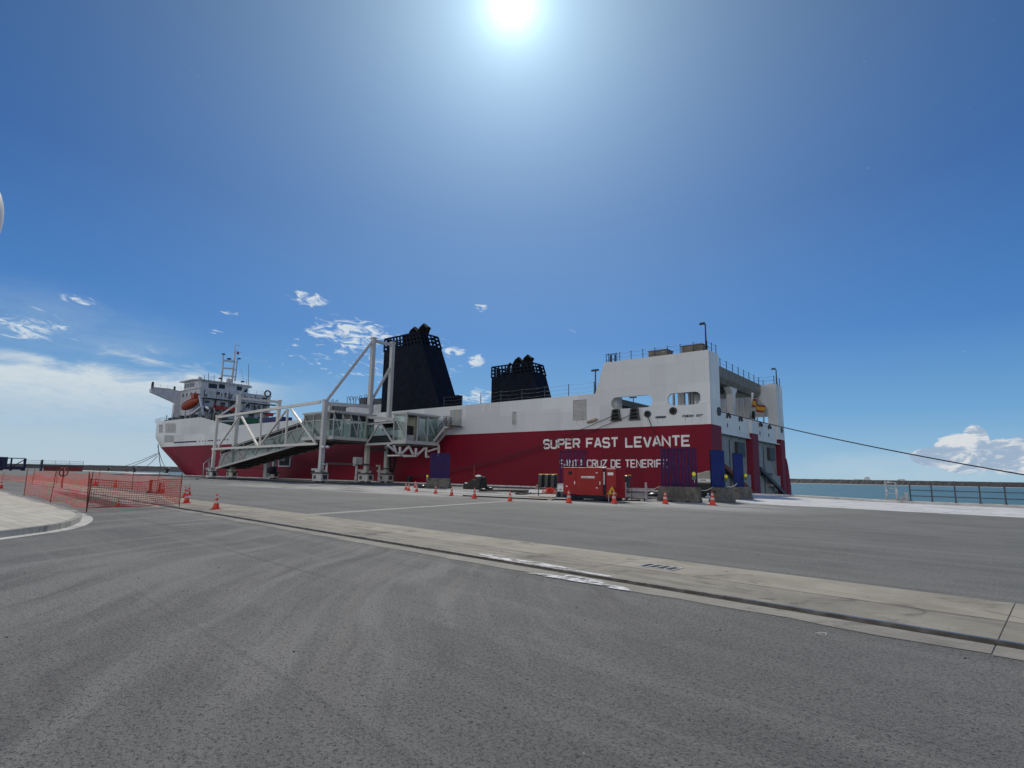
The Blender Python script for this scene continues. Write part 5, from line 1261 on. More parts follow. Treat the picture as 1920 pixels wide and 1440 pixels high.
b = MB()
for k in range(9): b.box(gx0+L*.95, gx0+L*.98, gy-.016, gy-.0125, gz1-.30-k*.085, gz1-.24-k*.085)
b.build('band_lettering', 'sign_white', bd)
b = MB(); b.use('hole'); b.box(gx0+L*.13, gx0+L*.22, gy-.026, gy-.0225, gz1-.42, gz1-.22); b.tube([(gx0+L*.18, gy-.05, gz1-.33), (gx0+L*.18, gy-.02, gz1-.33)], .07, 10); b.build('gauge_window', None, canopy)
b = MB(); b.use('sign_white'); b.box(gx0+L*.44, gx0+L*.75, gy-.03, gy-.0225, gz1-.62, gz1-.50); b.use('black_paint')
for k in range(7): b.box(gx0+L*(.455+k*.024), gx0+L*(.472+k*.024), gy-.033, gy-.0302, gz1-.585, gz1-.54)
b.use('rope'); 
for k in range(3): b.box(gx0+L*(.65+k*.028), gx0+L*(.668+k*.028), gy-.033, gy-.0302, gz1-.585, gz1-.545)
b.build('name_plate', None, canopy)
for f, z in ((.78, gz1-.30), (.78, gz0+.35), (.07, gz0+.4)):
    b = MB(); b.prism([(gx0+L*f, gy-.028, z), (gx0+L*f+.12, gy-.028, z-.03), (gx0+L*f+.12, gy-.028, z+.04), (gx0+L*f, gy-.028, z+.05)], (0, .005, 0)); b.build('sticker', 'sign_white', canopy)
b = MB(); b.box(gx0+L*.02, gx0+L*1.15, gy+.05, gy+gd-.05, .10, gz0-.101); b.box(gx0+L*.2, gx0+L*.3, gy-.005, gy+.05, gz0-.2, gz0-.05)
for f in (.1, .7): b.box(gx0+L*f, gx0+L*f+.5, gy+.1, gy+gd-.1, .004, .1)
b.build('skid', 'genset_navy', gen)
b = MB(); b.box(gx1+.001, gx1+.66, gy+.03, gy+gd-.03, .22, gz1-.03); b.use('genset_red'); cn = b.build('end_module', 'genset_red', gen, .02)
b = MB(); b.box(gx1+.12, gx1+.50, gy+.01, gy+.029, gz1-.42, gz1-.26); b.build('label_plate', 'sign_white', cn)
b = MB(); b.tube([(gx0+L*.5, gy+.5, gz1+.02), (gx0+L*.54, gy+.4, gz1+.1), (gx0+L*.6, gy+.6, gz1+.06)], .035, 6); b.tube([(gx0+L*.48, gy+.6, gz1+.05), (gx0+L*.62, gy+.3, gz1+.05)], .03, 6); b.build('lifting_strap', 'timber', gen)
# yellow works sign leaning on the generator
sp = G(1148, 934.5); sy = gy-.16; w2 = (PY(1158, 925, sy).x-PY(1137, 925, sy).x)/2; cx_ = PY(1146.5, 925, sy).x
zb0, zt0 = PY(1147, 928, sy).z, PY(1147, 911, sy).z
sg = thing('works_sign', (cx_, sy, zb0), 'yellow triangular works sign with a black digging figure, leaning on the generator', 'sign')
def tri(sc, y, dz=0): return [(cx_-w2*sc, y, zb0+(1-sc)*.22+dz), (cx_+w2*sc, y, zb0+(1-sc)*.22+dz), (cx_, y+.08, zb0+(1-sc)*.22+(zt0-zb0)*sc+dz)]
b = MB(); b.prism(tri(1, sy), (0, .02, 0)); b.build('plate', 'sign_yellow', sg)
b = MB(); t_o, t_i = tri(.97, sy-.006), tri(.80, sy-.006)
for k in range(3): b.hexa([Vector(t_o[k]), Vector(t_o[(k+1) % 3]), Vector(t_i[(k+1) % 3]), Vector(t_i[k])], [Vector(p)+Vector((0, .003, 0)) for p in (t_o[k], t_o[(k+1) % 3], t_i[(k+1) % 3], t_i[k])])
b.build('border', 'black_paint', sg)
b = MB(); yy = sy-.004; H_ = zt0-zb0
b.ball((cx_+.03, yy+.02, zb0+H_*.60), H_*.07, 8, (1, .3, 1)); b.prism([(cx_-.05, yy, zb0+H_*.52), (cx_+.05, yy, zb0+H_*.52), (cx_+.10, yy, zb0+H_*.33), (cx_+.02, yy, zb0+H_*.33)], (0, .01, 0))
b.prism([(cx_+.03, yy-.002, zb0+H_*.34), (cx_+.10, yy-.002, zb0+H_*.34), (cx_+.12, yy-.002, zb0+H_*.14), (cx_+.07, yy-.002, zb0+H_*.14)], (0, .01, 0)); b.prism([(cx_, yy-.003, zb0+H_*.34), (cx_+.05, yy-.003, zb0+H_*.34), (cx_-.0, yy-.003, zb0+H_*.14), (cx_-.05, yy-.003, zb0+H_*.14)], (0, .01, 0))
b.bar((cx_-.02, yy-.004, zb0+H_*.45), (cx_-.20, yy-.004, zb0+H_*.22), .03, .012); b.prism([(cx_-.26, yy-.004, zb0+H_*.14), (cx_-.10, yy-.004, zb0+H_*.14), (cx_-.18, yy-.004, zb0+H_*.24)], (0, .01, 0)); b.build('symbol', 'black_paint', sg)
b = MB()
for s in (-1, 1): b.bar((cx_+s*w2*.6, sy+.05, .005), (cx_+s*w2*.5, sy+.03, zb0+.1), .03)
b.build('stand', 'galvanised', sg)
# grey cabinet left of the generator
a = G(1043, 931.5); c = PY(1057, 907.5, a.y); cab = thing('control_cabinet', ((a.x+c.x)/2, a.y+.2, 0), 'small pale grey electrical cabinet on legs at the left end of the generator', 'cabinet')
b = MB(); b.box(a.x+.06, c.x, a.y, a.y+.35, .35, c.z); bo = b.build('body', 'cabinet_grey', cab, .015); b = MB(); b.box(a.x+.12, c.x-.05, a.y-.015, a.y-.001, .42, c.z-.1); do = b.build('door', 'sign_white', bo); b = MB(); b.box(a.x+.3, a.x+.45, a.y-.025, a.y-.016, c.z-.42, c.z-.36); b.build('handle', 'black_paint', do)
b = MB()
for x in (a.x+.1, c.x-.05): b.hexa([(x-.1, a.y-.08, .004), (x+.06, a.y-.08, .004), (x+.06, a.y+.4, .004), (x-.1, a.y+.4, .004)], [(x-.03, a.y+.02, .36), (x+.03, a.y+.02, .36), (x+.03, a.y+.3, .36), (x-.03, a.y+.3, .36)])
b.build('leg', 'dark_steel', cab)
# waste bags on a frame, left behind the generator, and another to the right
def bag_stand(px0, px1, ytop, ybase, Y, nb, label, lab_bag):
    a, c = PY(px0, ytop, Y), PY(px1, ytop, Y); o = thing('bag_stand', ((a.x+c.x)/2, Y, 0), label, 'rack')
    b = MB(); b.bar(a, c, .05, .05); b.build('top_bar', 'sign_yellow', o)
    for p in (a, c): b = MB(); b.bar((p.x, Y, .004), p, .05); b.build('post', 'dark_steel', o)
    for k in range(nb):
        x = a.x+(c.x-a.x)*(k+.5)/nb; w_ = (c.x-a.x)/nb*.62; zb1 = PY(px0, ybase, Y).z
        bo = thing('waste_bag', (x, Y, zb1), lab_bag[k], 'bag', 'black bags hanging on frames')
        q = MB(); q.hexa([(x-w_*.4, Y-.26, zb1), (x+w_*.4, Y-.26, zb1), (x+w_*.4, Y+.2, zb1), (x-w_*.4, Y+.2, zb1)], [(x-w_*.5, Y-.2, a.z-.02), (x+w_*.5, Y-.2, a.z-.02), (x+w_*.5, Y+.2, a.z-.02), (x-w_*.5, Y+.2, a.z-.02)]); q.build('bag', 'black_plastic', bo, .06)
bag_stand(1010, 1045, 889, 914, 34.5, 3, 'low frame with a yellow top bar holding black bags, left of the generator', ['leftmost black bag on the yellow-barred frame', 'middle black bag on the yellow-barred frame', 'black bag on the yellow-barred frame nearest the generator'])
bag_stand(1159, 1184, 891, 924, 34.5, 1, 'low frame with a yellow top bar behind the galvanised rack', ['single black bag hanging behind the galvanised rack'])
# galvanised rack right of the generator
ra_ = G(1163, 937.5); rk = thing('steel_rack', (ra_.x+.8, ra_.y+.4, 0), 'low galvanised steel rack with four uprights between the generator and the purple screen', 'rack')
xx0, xx1 = ra_.x, PY(1211, 925, ra_.y).x
b = MB()
for x in (xx0+.35, xx1): b.box(x-.05, x+.05, ra_.y, ra_.y+.1, .004, PY(1211, 910.5, ra_.y).z+ (.18 if x < xx1 else 0))
for x in (xx0, xx1-.45): b.box(x-.05, x+.05, ra_.y+.9, ra_.y+1.0, .004, 1.15)
b.build('upright', 'galvanised', rk)
b = MB()
for z in (.22, .42, .62, .75):
    b.bar((xx0+.2, ra_.y+.05, z), (xx1, ra_.y+.05, z), .05, .07); b.bar((xx0, ra_.y+.95, z), (xx1, ra_.y+.95, z), .05, .07)
b.build('rail', 'galvanised', rk)
b = MB(); b.box(xx0+.1, xx1, ra_.y+.1, ra_.y+.9, .1, .16); b.build('tray', 'dark_steel', rk)
for x in (xx0+.4, xx1-.1):
    b = MB(); b.tube([(x, ra_.y+.02, .09), (x, ra_.y+.08, .09)], .085, 10); b.build('castor', 'rubber', rk)
# orange netting heap and loose boards
random.seed(31); nc = G(1031, 926); b = MB()
for k in range(170):
    an = random.uniform(0, 6.28); rr = random.uniform(0, .62)**.8; c = nc+Vector((rr*math.cos(an), .5*rr*math.sin(an), random.uniform(.01, .55)*(1-rr*.9)))
    b.bar(c, c+Vector((random.uniform(-.3, .3), random.uniform(-.2, .2), random.uniform(-.15, .25))), .05, .012)
tag(b.build('netting_heap', 'net_orange'), 'crumpled heap of orange safety netting on the ground left of the generator', 'netting')
for (px, py, L, w_, ang, mt, lab, tilt) in ((1008, 925, 1.5, .5, .5, 'board_white', 'pale board lying askew beside the orange netting heap', .25), (1014, 933, 2.0, .35, .1, 'timber', 'upper weathered plank lying in front of the netting heap', 0), (1008, 937, 2.2, .3, .05, 'board_white', 'white plank lowest on the ground left of the generator', 0), (1008, 919, 1.2, .1, -.6, 'timber', 'thin brown batten propped beside the netting heap', .5)):
    c = G(px, py); u = Vector((math.cos(ang), math.sin(ang), 0)); v = Vector((-u.y, u.x, 0)); b = MB()
    zt = Vector((0, 0, tilt)); p = [c-u*L/2-v*w_/2, c+u*L/2-v*w_/2, c+u*L/2+v*w_/2+zt, c-u*L/2+v*w_/2+zt]
    b.hexa([q+Vector((0, 0, .012)) for q in p], [q+Vector((0, 0, .06)) for q in p]); tag(b.build('board', mt), lab, 'board', 'boards lying left of the generator')
# beige compressor between purple and blue screens
a = G(1305, 934.5); cY = a.y+3; a = PY(1305, 905.5, cY); c = PY(1340, 888, cY)
cp = thing('compressor', ((a.x+c.x)/2, cY+.6, 0), 'beige boxy compressor with a white name plate between the purple and blue screens', 'compressor')
b = MB(); b.prism([(a.x, cY, a.z), (c.x, cY, a.z), (c.x, cY, c.z+.22), (a.x+.9, cY, c.z+.2), (a.x+.55, cY, c.z+.08), (a.x+.12, cY, c.z), (a.x, cY, c.z-.12)], (0, 1.2, 0)); bo = b.build('canopy', 'compressor_beige', cp, .02)
b = MB(); b.use('sign_white'); b.box(a.x+.2, c.x-.1, cY-.012, cY-.001, a.z+.12, a.z+.33); b.use('black_paint')
for k in range(6): b.box(a.x+.34+k*.085, a.x+.4+k*.085, cY-.016, cY-.0125, a.z+.19, a.z+.27)
b.build('name_plate', None, bo)
b = MB(); b.box(a.x+.05, c.x, cY+.02, cY+1.15, .35, a.z-.001); b.build('chassis', 'black_paint', cp)
for x in (a.x+.5, c.x-.25):
    b = MB(); b.tube([(x, cY+.05, .28), (x, cY+.25, .28)], .276, 14); b.build('wheel', 'rubber', cp)
mat('matting', (.028, .026, .024), .9, var=.5, vs=2, bump=.6, bs=6)
for lab, pts in (('dark matting and rubble on the ground behind the red generator and rack', ((1040, 926), (1120, 922), (1236, 926), (1232, 936), (1160, 934.5), (1050, 933))), ('dark matting lying along the quay between the covered machine and the netting heap', ((893, 920.5), (950, 918), (1030, 921), (1036, 926), (1000, 927), (960, 922.5), (900, 923.5)))):
    tag(sheet('ground_matting', [(G(*q).x, G(*q).y) for q in pts], .014, 'matting', None), lab, 'matting')
# covered machine with a standing pipe
random.seed(5); mc = G(880, 917.5); mt_ = thing('covered_machine', (mc.x, mc.y+.8, 0), 'dark tarpaulin-covered machine with white cloth on top, right of the barrier below the bridge', 'machine')
b = MB()
for (dx, dy, z0, z1, w_, d_) in ((-.75, .2, 0, .55, 1.0, 1.1), (.35, .3, 0, .95, 1.3, 1.2), (.5, .4, .9, 1.25, .8, .8), (-.2, .3, .5, .8, 1.0, .9)):
    n0 = len(b.bm.verts); q = bmesh.ops.create_cube(b.bm, size=1); vs = q['verts']; fs = list(set(f for v in vs for f in v.link_faces)); es = list(set(e for f in fs for e in f.edges))
    r = bmesh.ops.subdivide_edges(b.bm, edges=es, cuts=3, use_grid_fill=True)
    b.bm.verts.ensure_lookup_table()
    for v in b.bm.verts[n0:]:
        s = 1-.18*max(0, v.co.z+.3)*(abs(v.co.x)+abs(v.co.y)); v.co = Vector((mc.x+dx+v.co.x*w_*s+random.uniform(-.04, .04), mc.y+.7+dy+v.co.y*d_*s, max(.004, (z0+z1)/2+v.co.z*(z1-z0)+random.uniform(-.04, .04))))
b.build('tarpaulin', 'tarp_dark', mt_)
b = MB(); b.ball((mc.x+.45, mc.y+.8, 1.32), .3, 12, (1.2, .9, .4)); b.build('white_cloth', 'white_cloth', mt_); b = MB(); b.ball((mc.x-.75, mc.y+.3, .6), .12, 8, (1.6, 1, .6)); b.build('white_cloth', 'white_cloth', mt_)
p = PY(889.5, 873, mc.y+1.6); b = MB(); b.tube([(p.x, mc.y+1.6, .004), p], .055, 8); b.build('standing_pipe', 'rust_steel', mt_)
# twin-pole lamp further right
lp_ = G(942.5, 911); tw = thing('pole_lamp', lp_, 'yellow warning lamp on two thin poles beside the hull, left of the netting heap', 'warning lamp'); zt = PY(941.5, 878, lp_.y).z
b = MB()
for dx in (-.08, .12): b = MB(); b.tube([lp_+Vector((dx, 0, 0)), Vector((lp_.x+dx, lp_.y, zt-.1))], .028, 6); b.build('pole', 'rust_steel', tw)
b = MB(); b.box(lp_.x-.1, lp_.x+.14, lp_.y-.03, lp_.y+.03, zt-.16, zt-.08); b.build('bracket', 'rust_steel', tw); b = MB(); b.ball((lp_.x, lp_.y-.05, zt), .2, 12, (.8, .7, 1)); b.build('lens', 'lamp_yellow', tw)
# hoses and cables on the ground near the works
random.seed(8)
def ground_hose(pix, r, label):
    pts = [G(*p)+Vector((0, 0, r+.004)) for p in pix]
    for _ in range(3):
        q = [pts[0]]
        for a, c in zip(pts, pts[1:]): q += [a*.75+c*.25, a*.25+c*.75]
        pts = q+[pts[-1]]
    b = MB(); b.tube(pts, r, 6); tag(b.build('ground_cable', 'rubber'), label, 'cable', 'black cables on the quay')
ground_hose([(868, 930.5), (900, 932), (960, 935), (1010, 937.5), (1040, 938.5)], .045, 'long black cable on the quay from the covered machine towards the generator')
ground_hose([(955, 924), (985, 922), (1000, 926), (975, 928.5), (962, 926), (990, 923.5)], .05, 'tangled black hose loop on the pale ground left of the netting heap')
ground_hose([(1040, 938), (1080, 938.5), (1140, 940), (1200, 939.5)], .05, 'black cable along the foot of the generator')
ground_hose([(900, 921), (930, 920), (965, 922), (1000, 921)], .06, 'black hose lying under the twin-pole lamp')
b = MB()
for px, py, s in ((905, 921, .3), (930, 920, .22), (790, 915, .4), (918, 918, .3), (1225, 931, .35), (1222, 926, .3)):
    c = G(px, py); b.use('black_plastic' if s > .29 else 'board_white'); b.ball(c+Vector((0, 0, s*.35)), s, 8, (1.5, .8, .5))
tag(b.build('rubbish', None), kind='stuff')
# traffic cones
proto = None
def cone(px, py, h, label, rot=0.0):
    global proto
    p = G(px, py); p.z = .004
    if proto is None:
        proto = thing('traffic_cone', (0, 0, 0), label, 'traffic cone', 'orange traffic cones on the quay')
        b = MB(); b.box(-.19, .19, -.19, .19, 0, .035); b.build('base', 'cone_orange', proto, .01)
        b = MB(); b.lathe((0, 0, 0), [(.155, .035), (.15, .06), (.122, .19), (.10, .30), (.082, .40), (.058, .53), (.035, .66), (.028, .70), (.015, .70)], 18); cb_ = b.build('body', 'cone_orange', proto, normals=True)
        for z0, z1 in ((.27, .39), (.50, .60)):
            b = MB(); r0_ = .155-.127*z0/.7+.008; r1_ = .155-.127*z1/.7+.008; b.lathe((0, 0, 0), [(r0_, z0), (r1_, z1)], 18); b.build('reflective_band', 'cone_white', cb_)
        c = proto
    else: c = copy_tree(proto)
    c.location = p; c.scale = (h/.7,)*3; c.rotation_euler = (0, 0, rot); c['label'] = label
cones = [(404.5, 955, .56, 'orange cone with a white cap, alone on the concrete strip, nearest the camera'), (349.5, 943.5, .56, 'front one of the cone cluster at the right end of the orange netting fence'),
 (346.5, 932.5, .56, 'left rear cone of the cluster at the right end of the orange netting fence'), (353.5, 928.5, .56, 'right rear cone of the cluster at the right end of the orange netting fence'),
 (1, 916, .6, 'orange cone cut by the left frame edge beyond the paved island'), (216, 913.5, .6, 'orange cone inside the netting enclosure, left of the red post'), (178, 911, .75, 'tallest cone inside the netting enclosure, beside the dark red sign board'),
 (304.5, 924.5, .65, 'orange cone inside the netting enclosure near its right end'), (221, 949.5, .3, 'low squashed cone on the dark patch in front of the netting fence'),
 (761, 918.3, .6, 'leftmost of the cone group below the boarding bridge'), (766, 920.5, .62, 'second from left in the cone group below the boarding bridge'), (778.7, 915, .72, 'tallest, rearmost cone of the group below the boarding bridge'), (781, 922, .6, 'front right cone of the group below the boarding bridge'),
 (816.5, 925.4, .58, 'cone in front of the barrier with the navy slatted screen'), (846.5, 929.5, .6, 'cone on pale ground between the barrier and the covered machine'), (889.4, 934.5, .66, 'cone in front of the tarpaulin-covered machine'),
 (956, 939.5, .58, 'cone at the far end of the pale concrete band'), (1066.5, 943, .72, 'cone in front of the left half of the red generator'), (1151.5, 944.3, .72, 'cone in front of the yellow works sign'),
 (1247.5, 944.8, .70, 'cone in front of the barrier with the wide purple screen'), (1336, 947, .74, 'cone in front of the left blue screen barrier'), (1407, 934.5, .85, 'cone right of the brighter blue screen at the stern doors')]
random.seed(2)
for c in cones: cone(*c, rot=random.uniform(0, 1.5))
# orange netting fence round the works on the rail
def net_run(pts, h, label, lean=None):
    o = thing('safety_fence', pts[0], label, 'fence', 'orange netting fences round the works')
    v = MB(); cell = .085
    for a, c in zip(pts, pts[1:]):
        a, c = Vector(a), Vector(c); L = (c-a).length; dd = (c-a).normalized(); nv = max(2, int(L/cell)); up = Vector((0, 0, 1)); ph = random.uniform(0, 6)
        def P_(t, z): return a+dd*(L*t)+Vector((0, 0, z*h*(1-.12*math.sin(math.pi*t)*(.6+.4*math.sin(ph+t*5)))+.12+.03*math.sin(t*9+ph)))+Vector((-dd.y, dd.x, 0))*.06*math.sin(t*7+ph)*math.sin(math.pi*t)
        for k in range(nv+1):
            t = k/nv; p, q = P_(t, 0), P_(t, 1); wv = dd*.0078; v.face([p-wv, p+wv, q+wv, q-wv])
        nh = int(h/cell); m_ = max(4, int(L/.8))
        for j in range(nh+1):
            z = j/nh; wz = Vector((0, 0, (.013 if j in (0, nh) else .0078)))
            for k in range(m_): p, q = P_(k/m_, z), P_((k+1)/m_, z); v.face([p-wz, q-wz, q+wz, p+wz])
    v.build('netting', 'net_orange', o, normals=False)
    for i, p in enumerate(pts):
        q = MB(); lx_, ly_ = random.uniform(-.12, .12), random.uniform(-.1, .1); q.tube([Vector(p), Vector(p)+Vector((lx_, ly_, h+.38))], .016, 6); q.build('post', 'rust_steel', o)
random.seed(17)
near1 = [G(45, 930), G(94, 943), G(162, 960)]
net_run([Vector((p.x, p.y, .14 if i < 0 else .0)) for i, p in enumerate(near1)], .95, 'orange netting fence run along the edge of the paved island')
net_run([G(162, 960), G(336, 950.5)], .95, 'orange netting fence run crossing the crane rail towards the camera side')
net_run([G(60, 906), G(105, 908), G(183, 913), G(247, 920), G(292, 927), G(336, 950)], .92, 'far run of orange netting fence behind the crane rail works')
net_run([G(-60, 899), G(4, 903), G(60, 906)], .5, 'low sagging orange netting at the far left of the works')
# things inside the netting: bent loop post, sign board, bollard
p0 = G(116, 914.5); hz = thing('hose_post', p0, 'dark red bent post with looped hose inside the orange netting', 'post'); s = .011*1.0
up_m = (G(116, 914.5)-O).length/F
b = MB(); b.tube([p0, p0+Vector((-.15, 0, 6*up_m)), p0+Vector((-.3, .05, 14*up_m)), p0+Vector((-.3, .05, 28*up_m))], .06, 8); b.build('pole', 'red_oxide', hz)
for s_ in (-1, 1):
    b = MB(); cc_ = p0+Vector((-.3+s_*.20, .05-s_*.16, 23*up_m)); ax = Vector((.78, -.62, 0)); b.tube([cc_+ax*(.32*math.cos(t))+Vector((0, 0, .30*math.sin(t))) for t in [2*math.pi*k/18 for k in range(19)]], .04, 6, False); b.build('hose_loop', 'rust_steel', hz)
p0 = G(168, 911.5); sb_ = thing('sign_board', p0, 'dark red back of a small sign board inside the orange netting', 'sign'); ax = Vector((.78, -.62, 0)); b = MB()
b.bar(p0, p0+Vector((0, 0, .65)), .05); b.build('post', 'rust_steel', sb_); b = MB(); b.bar(p0-ax*.26+Vector((0, 0, .38)), p0+ax*.26+Vector((0, 0, .38)), .03, .34); b.bar(p0+ax*.05+Vector((.01, -.03, .72)), p0+ax*.27+Vector((.01, -.03, .72)), .03, .4); b.build('board', 'site_red', sb_)
p0 = G(281, 924.3); rp = thing('marker_post', p0, 'short red square marker post inside the orange netting', 'post'); b = MB(); b.box(p0.x-.16, p0.x+.16, p0.y-.16, p0.y+.16, .004, .1); b.build('base', 'rubber', rp); b = MB(); b.box(p0.x-.07, p0.x+.07, p0.y-.07, p0.y+.07, .1, .80); b.build('body', 'site_red', rp, .02)
p0 = G(298, 925.5); rp = thing('marker_post', p0, 'dark red leaning marker post beside the right-hand cone inside the netting', 'post'); b = MB(); b.box(p0.x-.18, p0.x+.18, p0.y-.16, p0.y+.16, .004, .1); b.build('base', 'rubber', rp); b = MB(); b.bar(p0+Vector((-.1, 0, .1)), p0+Vector((.08, 0, .66)), .12); b.build('body', 'site_red', rp)
# bollards along the quay edge and mooring lines
def bollard(px, py, label, s=1.0):
    p = G(px, py, .16); o = thing('bollard', p, label, 'bollard', 'black mooring bollards on the quay edge'); b = MB(); b.lathe(p, [(.55*s, 0), (.5*s, .12), (.34*s, .2), (.32*s, .65*s), (.55*s, .85*s), (.62*s, 1.05*s), (.45*s, 1.25*s), (.1, 1.32*s)], 16); b.build('bollard', 'bollard_black', o); return p
bp1 = bollard(203.5, 883, 'leftmost black bollard on the quay edge behind the netting fence', 1.25); bp2 = bollard(252, 885.3, 'middle black bollard on the quay edge behind the netting fence', 1.25); bp3 = bollard(312.5, 887.3, 'black bollard with two ropes on it, just ahead of the ship bow', 1.35)
b = MB(); p = G(238, 884.5, .16); b.tube([p+Vector((-.9, 0, 0)), p+Vector((-.8, 0, .8)), p+Vector((.5, 0, .9)), p+Vector((.8, 0, 0))], .16, 6); tag(b.build('rusty_fitting', 'rust_steel'), 'rusty bent fitting on the quay edge between two bollards', 'fitting')
def mline(a, c, drop, label, r=.05, material='rope', n=30): return rope('mooring_rope', sag(a, c, drop, n), r, material, label, 'rope', 'mooring ropes of the ferry')
bw0 = on_bow(297.5, 833)
mline(bw0+Vector((0, -.3, 0)), bp3+Vector((-.4, 0, 1.2)), 3.2, 'slack mooring rope from the bow to the nearest bollard, left strand', .10)
mline(on_bow(300, 838)+Vector((0, -.3, 0)), bp3+Vector((.4, 0, 1.2)), 1.0, 'tighter mooring rope from the bow to the nearest bollard, right strand', .08)
mline(on_bow(300, 850)+Vector((0, -.2, 0)), bp1+Vector((0, 0, 1.2)), 1.0, 'upper long mooring rope from the bow to the leftmost bollard', .08)
mline(on_bow(301, 852.5)+Vector((0, -.2, 0)), bp1+Vector((.5, 0, 1.2)), 1.6, 'second long mooring rope from the bow to the leftmost bollard', .08)
mline(on_bow(305, 856)+Vector((0, -.2, 0)), bp2+Vector((0, 0, 1.2)), 1.4, 'long mooring rope from the bow to the middle bollard', .08)
# stern line running past the right edge of the picture
s0_ = Vector((-20.95, 62.35, 8.72)); thr = RNG(1920, 882.5, 49); far = s0_+(thr-s0_)*((s0_.z-.95)/(s0_.z-thr.z))
mline(s0_, far, .45, 'long dark stern rope slanting down across the sky to the right', .048, 'rope_dark', 60)
fb_ = thing('bollard', (far.x, far.y, 0), 'black bollard holding the long stern rope beyond the right edge', 'bollard', 'black mooring bollards on the quay edge'); b = MB(); b.lathe((far.x, far.y, 0), [(.55, 0), (.4, .2), (.38, .75), (.62, .95), (.55, 1.2), (.1, 1.3)], 16); b.build('bollard', 'bollard_black', fb_)
# spring lines leading forward from the roller fairleads, and the aft breast line
e1 = PY(760, 884, 58.6); e1.z = .9
mline((-32.4, 59.75, 8.75), (-68.0, 58.7, 1.0), 1.3, 'forward-leading mooring rope from the left roller fairlead on the ship side', .036, 'rope_dark', 40)
mline((-30.0, 59.75, 8.75), (-66.0, 58.7, 1.0), 1.2, 'forward-leading mooring rope from the right roller fairlead on the ship side', .036, 'rope_dark', 40)
mline((-28.4, 59.85, 8.5), (-24.6, 58.6, .7), .25, 'short dark mooring rope dropping from the round fairlead across the lettering', .05, 'rope_dark')
b = MB(); k1 = Vector((-36.2, 59.72, 8.0)); b.tube([k1, k1+Vector((1.3, 0, .32))], .16, 8); tag(b.build('rope_guard', 'timber'), 'brown chafing sleeve on the mooring rope ahead of the roller fairleads', 'sleeve')
for x, lab in ((-67, 'black bollard under the boarding bridge holding the spring ropes'), (-24.6, 'black bollard behind the wide purple screen')):
    o = thing('bollard', (x, 58.7, .16), lab, 'bollard', 'black mooring bollards on the quay edge'); b = MB(); b.lathe((x, 58.7, .16), [(.45, 0), (.3, .15), (.3, .5), (.5, .65), (.42, .9), (.1, .95)], 14); b.build('bollard', 'bollard_black', o)
# quay railing and ladder head, right
def qpt(px, z=.16):                                   # where that picture column meets the quay edge
    best = None
    for a, c in zip(EDGE_R, EDGE_R[1:]):
        a3, c3 = Vector((a[0], a[1]-.35, 0)), Vector((c[0], c[1]-.35, 0)); r = ray(px, 930); k = r.y/r.x
        f0, f1 = a3.y*r.x-a3.x*r.y, c3.y*r.x-c3.x*r.y
        if f0*f1 <= 0: return Vector(a3).lerp(c3, f0/(f0-f1))+Vector((0, 0, z))
    return Vector((-5, 50, z))
rl = thing('quay_railing', qpt(1707), 'grey three-rail steel railing along the quay edge at the right', 'railing')
posts = [qpt(p) for p in (1707, 1747.5, 1791.5, 1837.5, 1885)]
dirn = (posts[-1]-posts[-2]); posts += [posts[-1]+dirn, posts[-1]+dirn*2]
for p in posts: b = MB(); b.box(p.x-.045, p.x+.045, p.y-.045, p.y+.045, .16, 1.32); b.box(p.x-.1, p.x+.1, p.y-.1, p.y+.1, .16, .2); b.build('post', 'rail_steel', rl)
b = MB()
for z in (.52, .92, 1.3):
    for p, q in zip(posts, posts[1:]): b.bar(Vector((p.x, p.y, z)), Vector((q.x, q.y, z)), .055, .06)
b.build('rail', 'rail_steel', rl)
b = MB(); p = posts[0]+Vector((-.22, -.1, 0)); b.box(p.x-.1, p.x+.1, p.y-.08, p.y+.08, .16, .75); b.build('junction_box', 'cabinet_grey', rl)
a, c = qpt(1662), qpt(1681); ld = thing('ladder_head', (a+c)/2, 'grey steel ladder head standing on the quay edge left of the railing', 'ladder'); b = MB()
for p, hgt in ((a, 1.38), (c, 1.3)): b.tube([p, p+Vector((0, 0, hgt))], .05, 8); b.tube([p+Vector((.06, 0, 0)), p+Vector((.06, 0, hgt-.1))], .035, 6)
b.build('stile', 'galvanised', ld); b = MB()
for z in (.5, .85, 1.28): b.tube([a+Vector((0, 0, z)), c+Vector((0, 0, z))], .035, 6)
b.build('rung', 'galvanised', ld); b = MB(); p = c+Vector((.35, -.05, 0)); b.box(p.x-.14, p.x+.14, p.y-.1, p.y+.1, .16, .42); b.box(a.x-.1, c.x+.1, a.y-.12, a.y+.1, .16, .24); b.build('base', 'cabinet_grey', ld)
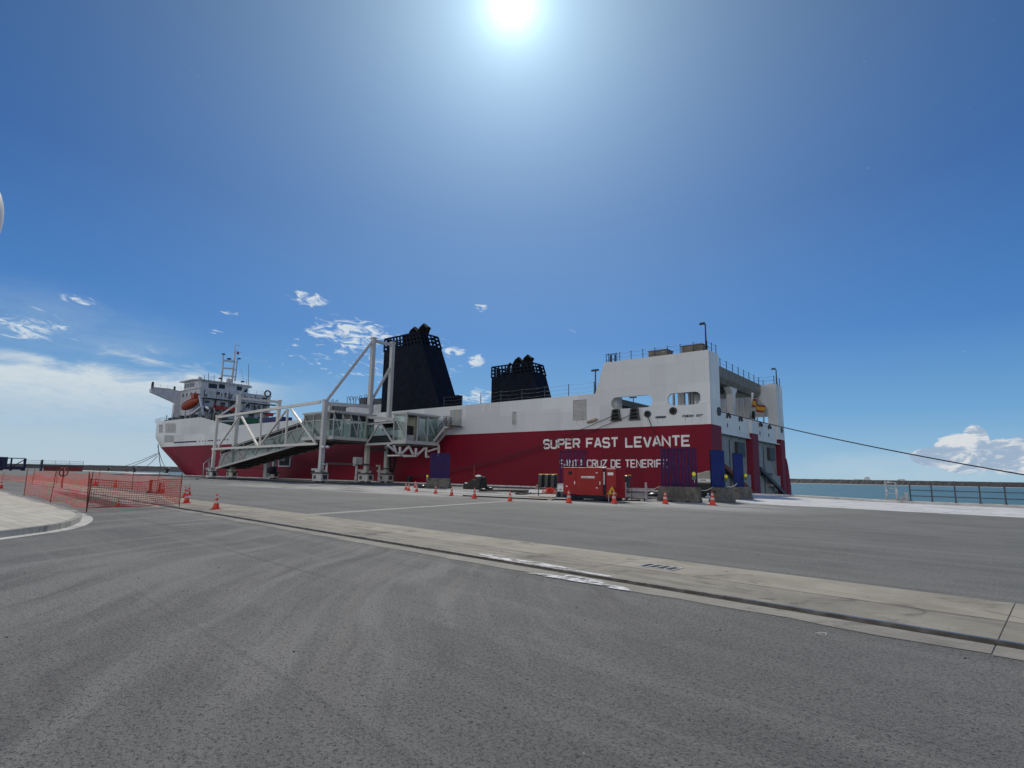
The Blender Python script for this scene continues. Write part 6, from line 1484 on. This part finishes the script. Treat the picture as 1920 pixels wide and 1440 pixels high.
# far left: blue steel frame, site fence
Rg = 270
def fl(px, py): return RNG(px, py, Rg)
fz = fl(20, 859).z; fr_ = thing('transport_cage', fl(20, 880), 'blue steel transport frame far off at the left edge', 'frame')
base = lambda px: Vector((fl(px, 880).x, fl(px, 880).y, 0))
b = MB()
for px in (-30, 0, 19, 44.5): p = base(px); b.bar(p, Vector((p.x, p.y, fz)), .7 if px > 20 else .45)
b.bar(base(-30)+Vector((0, 0, fz)), base(44.5)+Vector((0, 0, fz)), .3); b.bar(base(-30)+Vector((0, 0, .9)), base(44.5)+Vector((0, 0, .9)), .5, 1.1); b.bar(base(20)+Vector((0, 0, 1.2)), base(42)+Vector((0, 0, fz-.6)), .3); b.build('frame', 'cage_blue', fr_)
b = MB(); b.bar(base(-30)+Vector((0, 0, 2.9)), base(12)+Vector((0, 0, 2.9)), .3, 3.6); b.build('panel', 'cage_blue', fr_)
for px in (3, 20, 41): b = MB(); p = base(px); b.tube([p+Vector((0, -.3, .4)), p+Vector((0, .3, .4))], .4, 10); b.build('wheel', 'rubber', fr_)
sf = thing('site_fence', base(100), 'pale mesh site fence with red sheeting below, far left beyond the netting', 'fence')
zf0, zf1 = fl(60, 862.5).z, fl(150, 865).z
b = MB(); n = 44
for k in range(n+1):
    t = k/n; p = base(46).lerp(base(154.5), t); b.bar(p, Vector((p.x, p.y, zf0+(zf1-zf0)*t)), .035 if k % 11 else .12)
for z in (.98, .75, .5): b.bar(base(46)+Vector((0, 0, zf0*z)), base(154.5)+Vector((0, 0, zf1*z)), .06)
b.build('mesh', 'rail_steel', sf)
b = MB(); b.bar(base(80)+Vector((0, .2, .95)), base(154)+Vector((0, .2, .95)), .1, 1.7); b.build('sheeting', 'site_red', sf)
b = MB(); p = base(77); b.bar(p, Vector((p.x, p.y, zf0*1.05)), .55); b.bar(base(46)+Vector((0, 0, 1.8)), base(154)+Vector((0, 0, 1.9)), .2, .35); b.build('post', 'dark_steel', sf)
# street lamp whose globe just enters the left edge
gc = RNG(-46, 404, 9.0); lampo = thing('street_lamp', (gc.x, gc.y, .132), 'pale globe street lamp only just showing at the left edge', 'street lamp')
b = MB(); b.tube([(gc.x, gc.y, .132), (gc.x, gc.y, gc.z-.3)], [.07, .05], 12); b.lathe((gc.x, gc.y, .132), [(.14, 0), (.14, .3), (.08, .4)], 12); b.build('pole', 'rail_steel', lampo)
b = MB(); b.ball(gc, .25, 24, (1, 1, 2.0)); b.build('globe', 'lamp_globe', lampo)
# ------------------------------------------------------------------ end
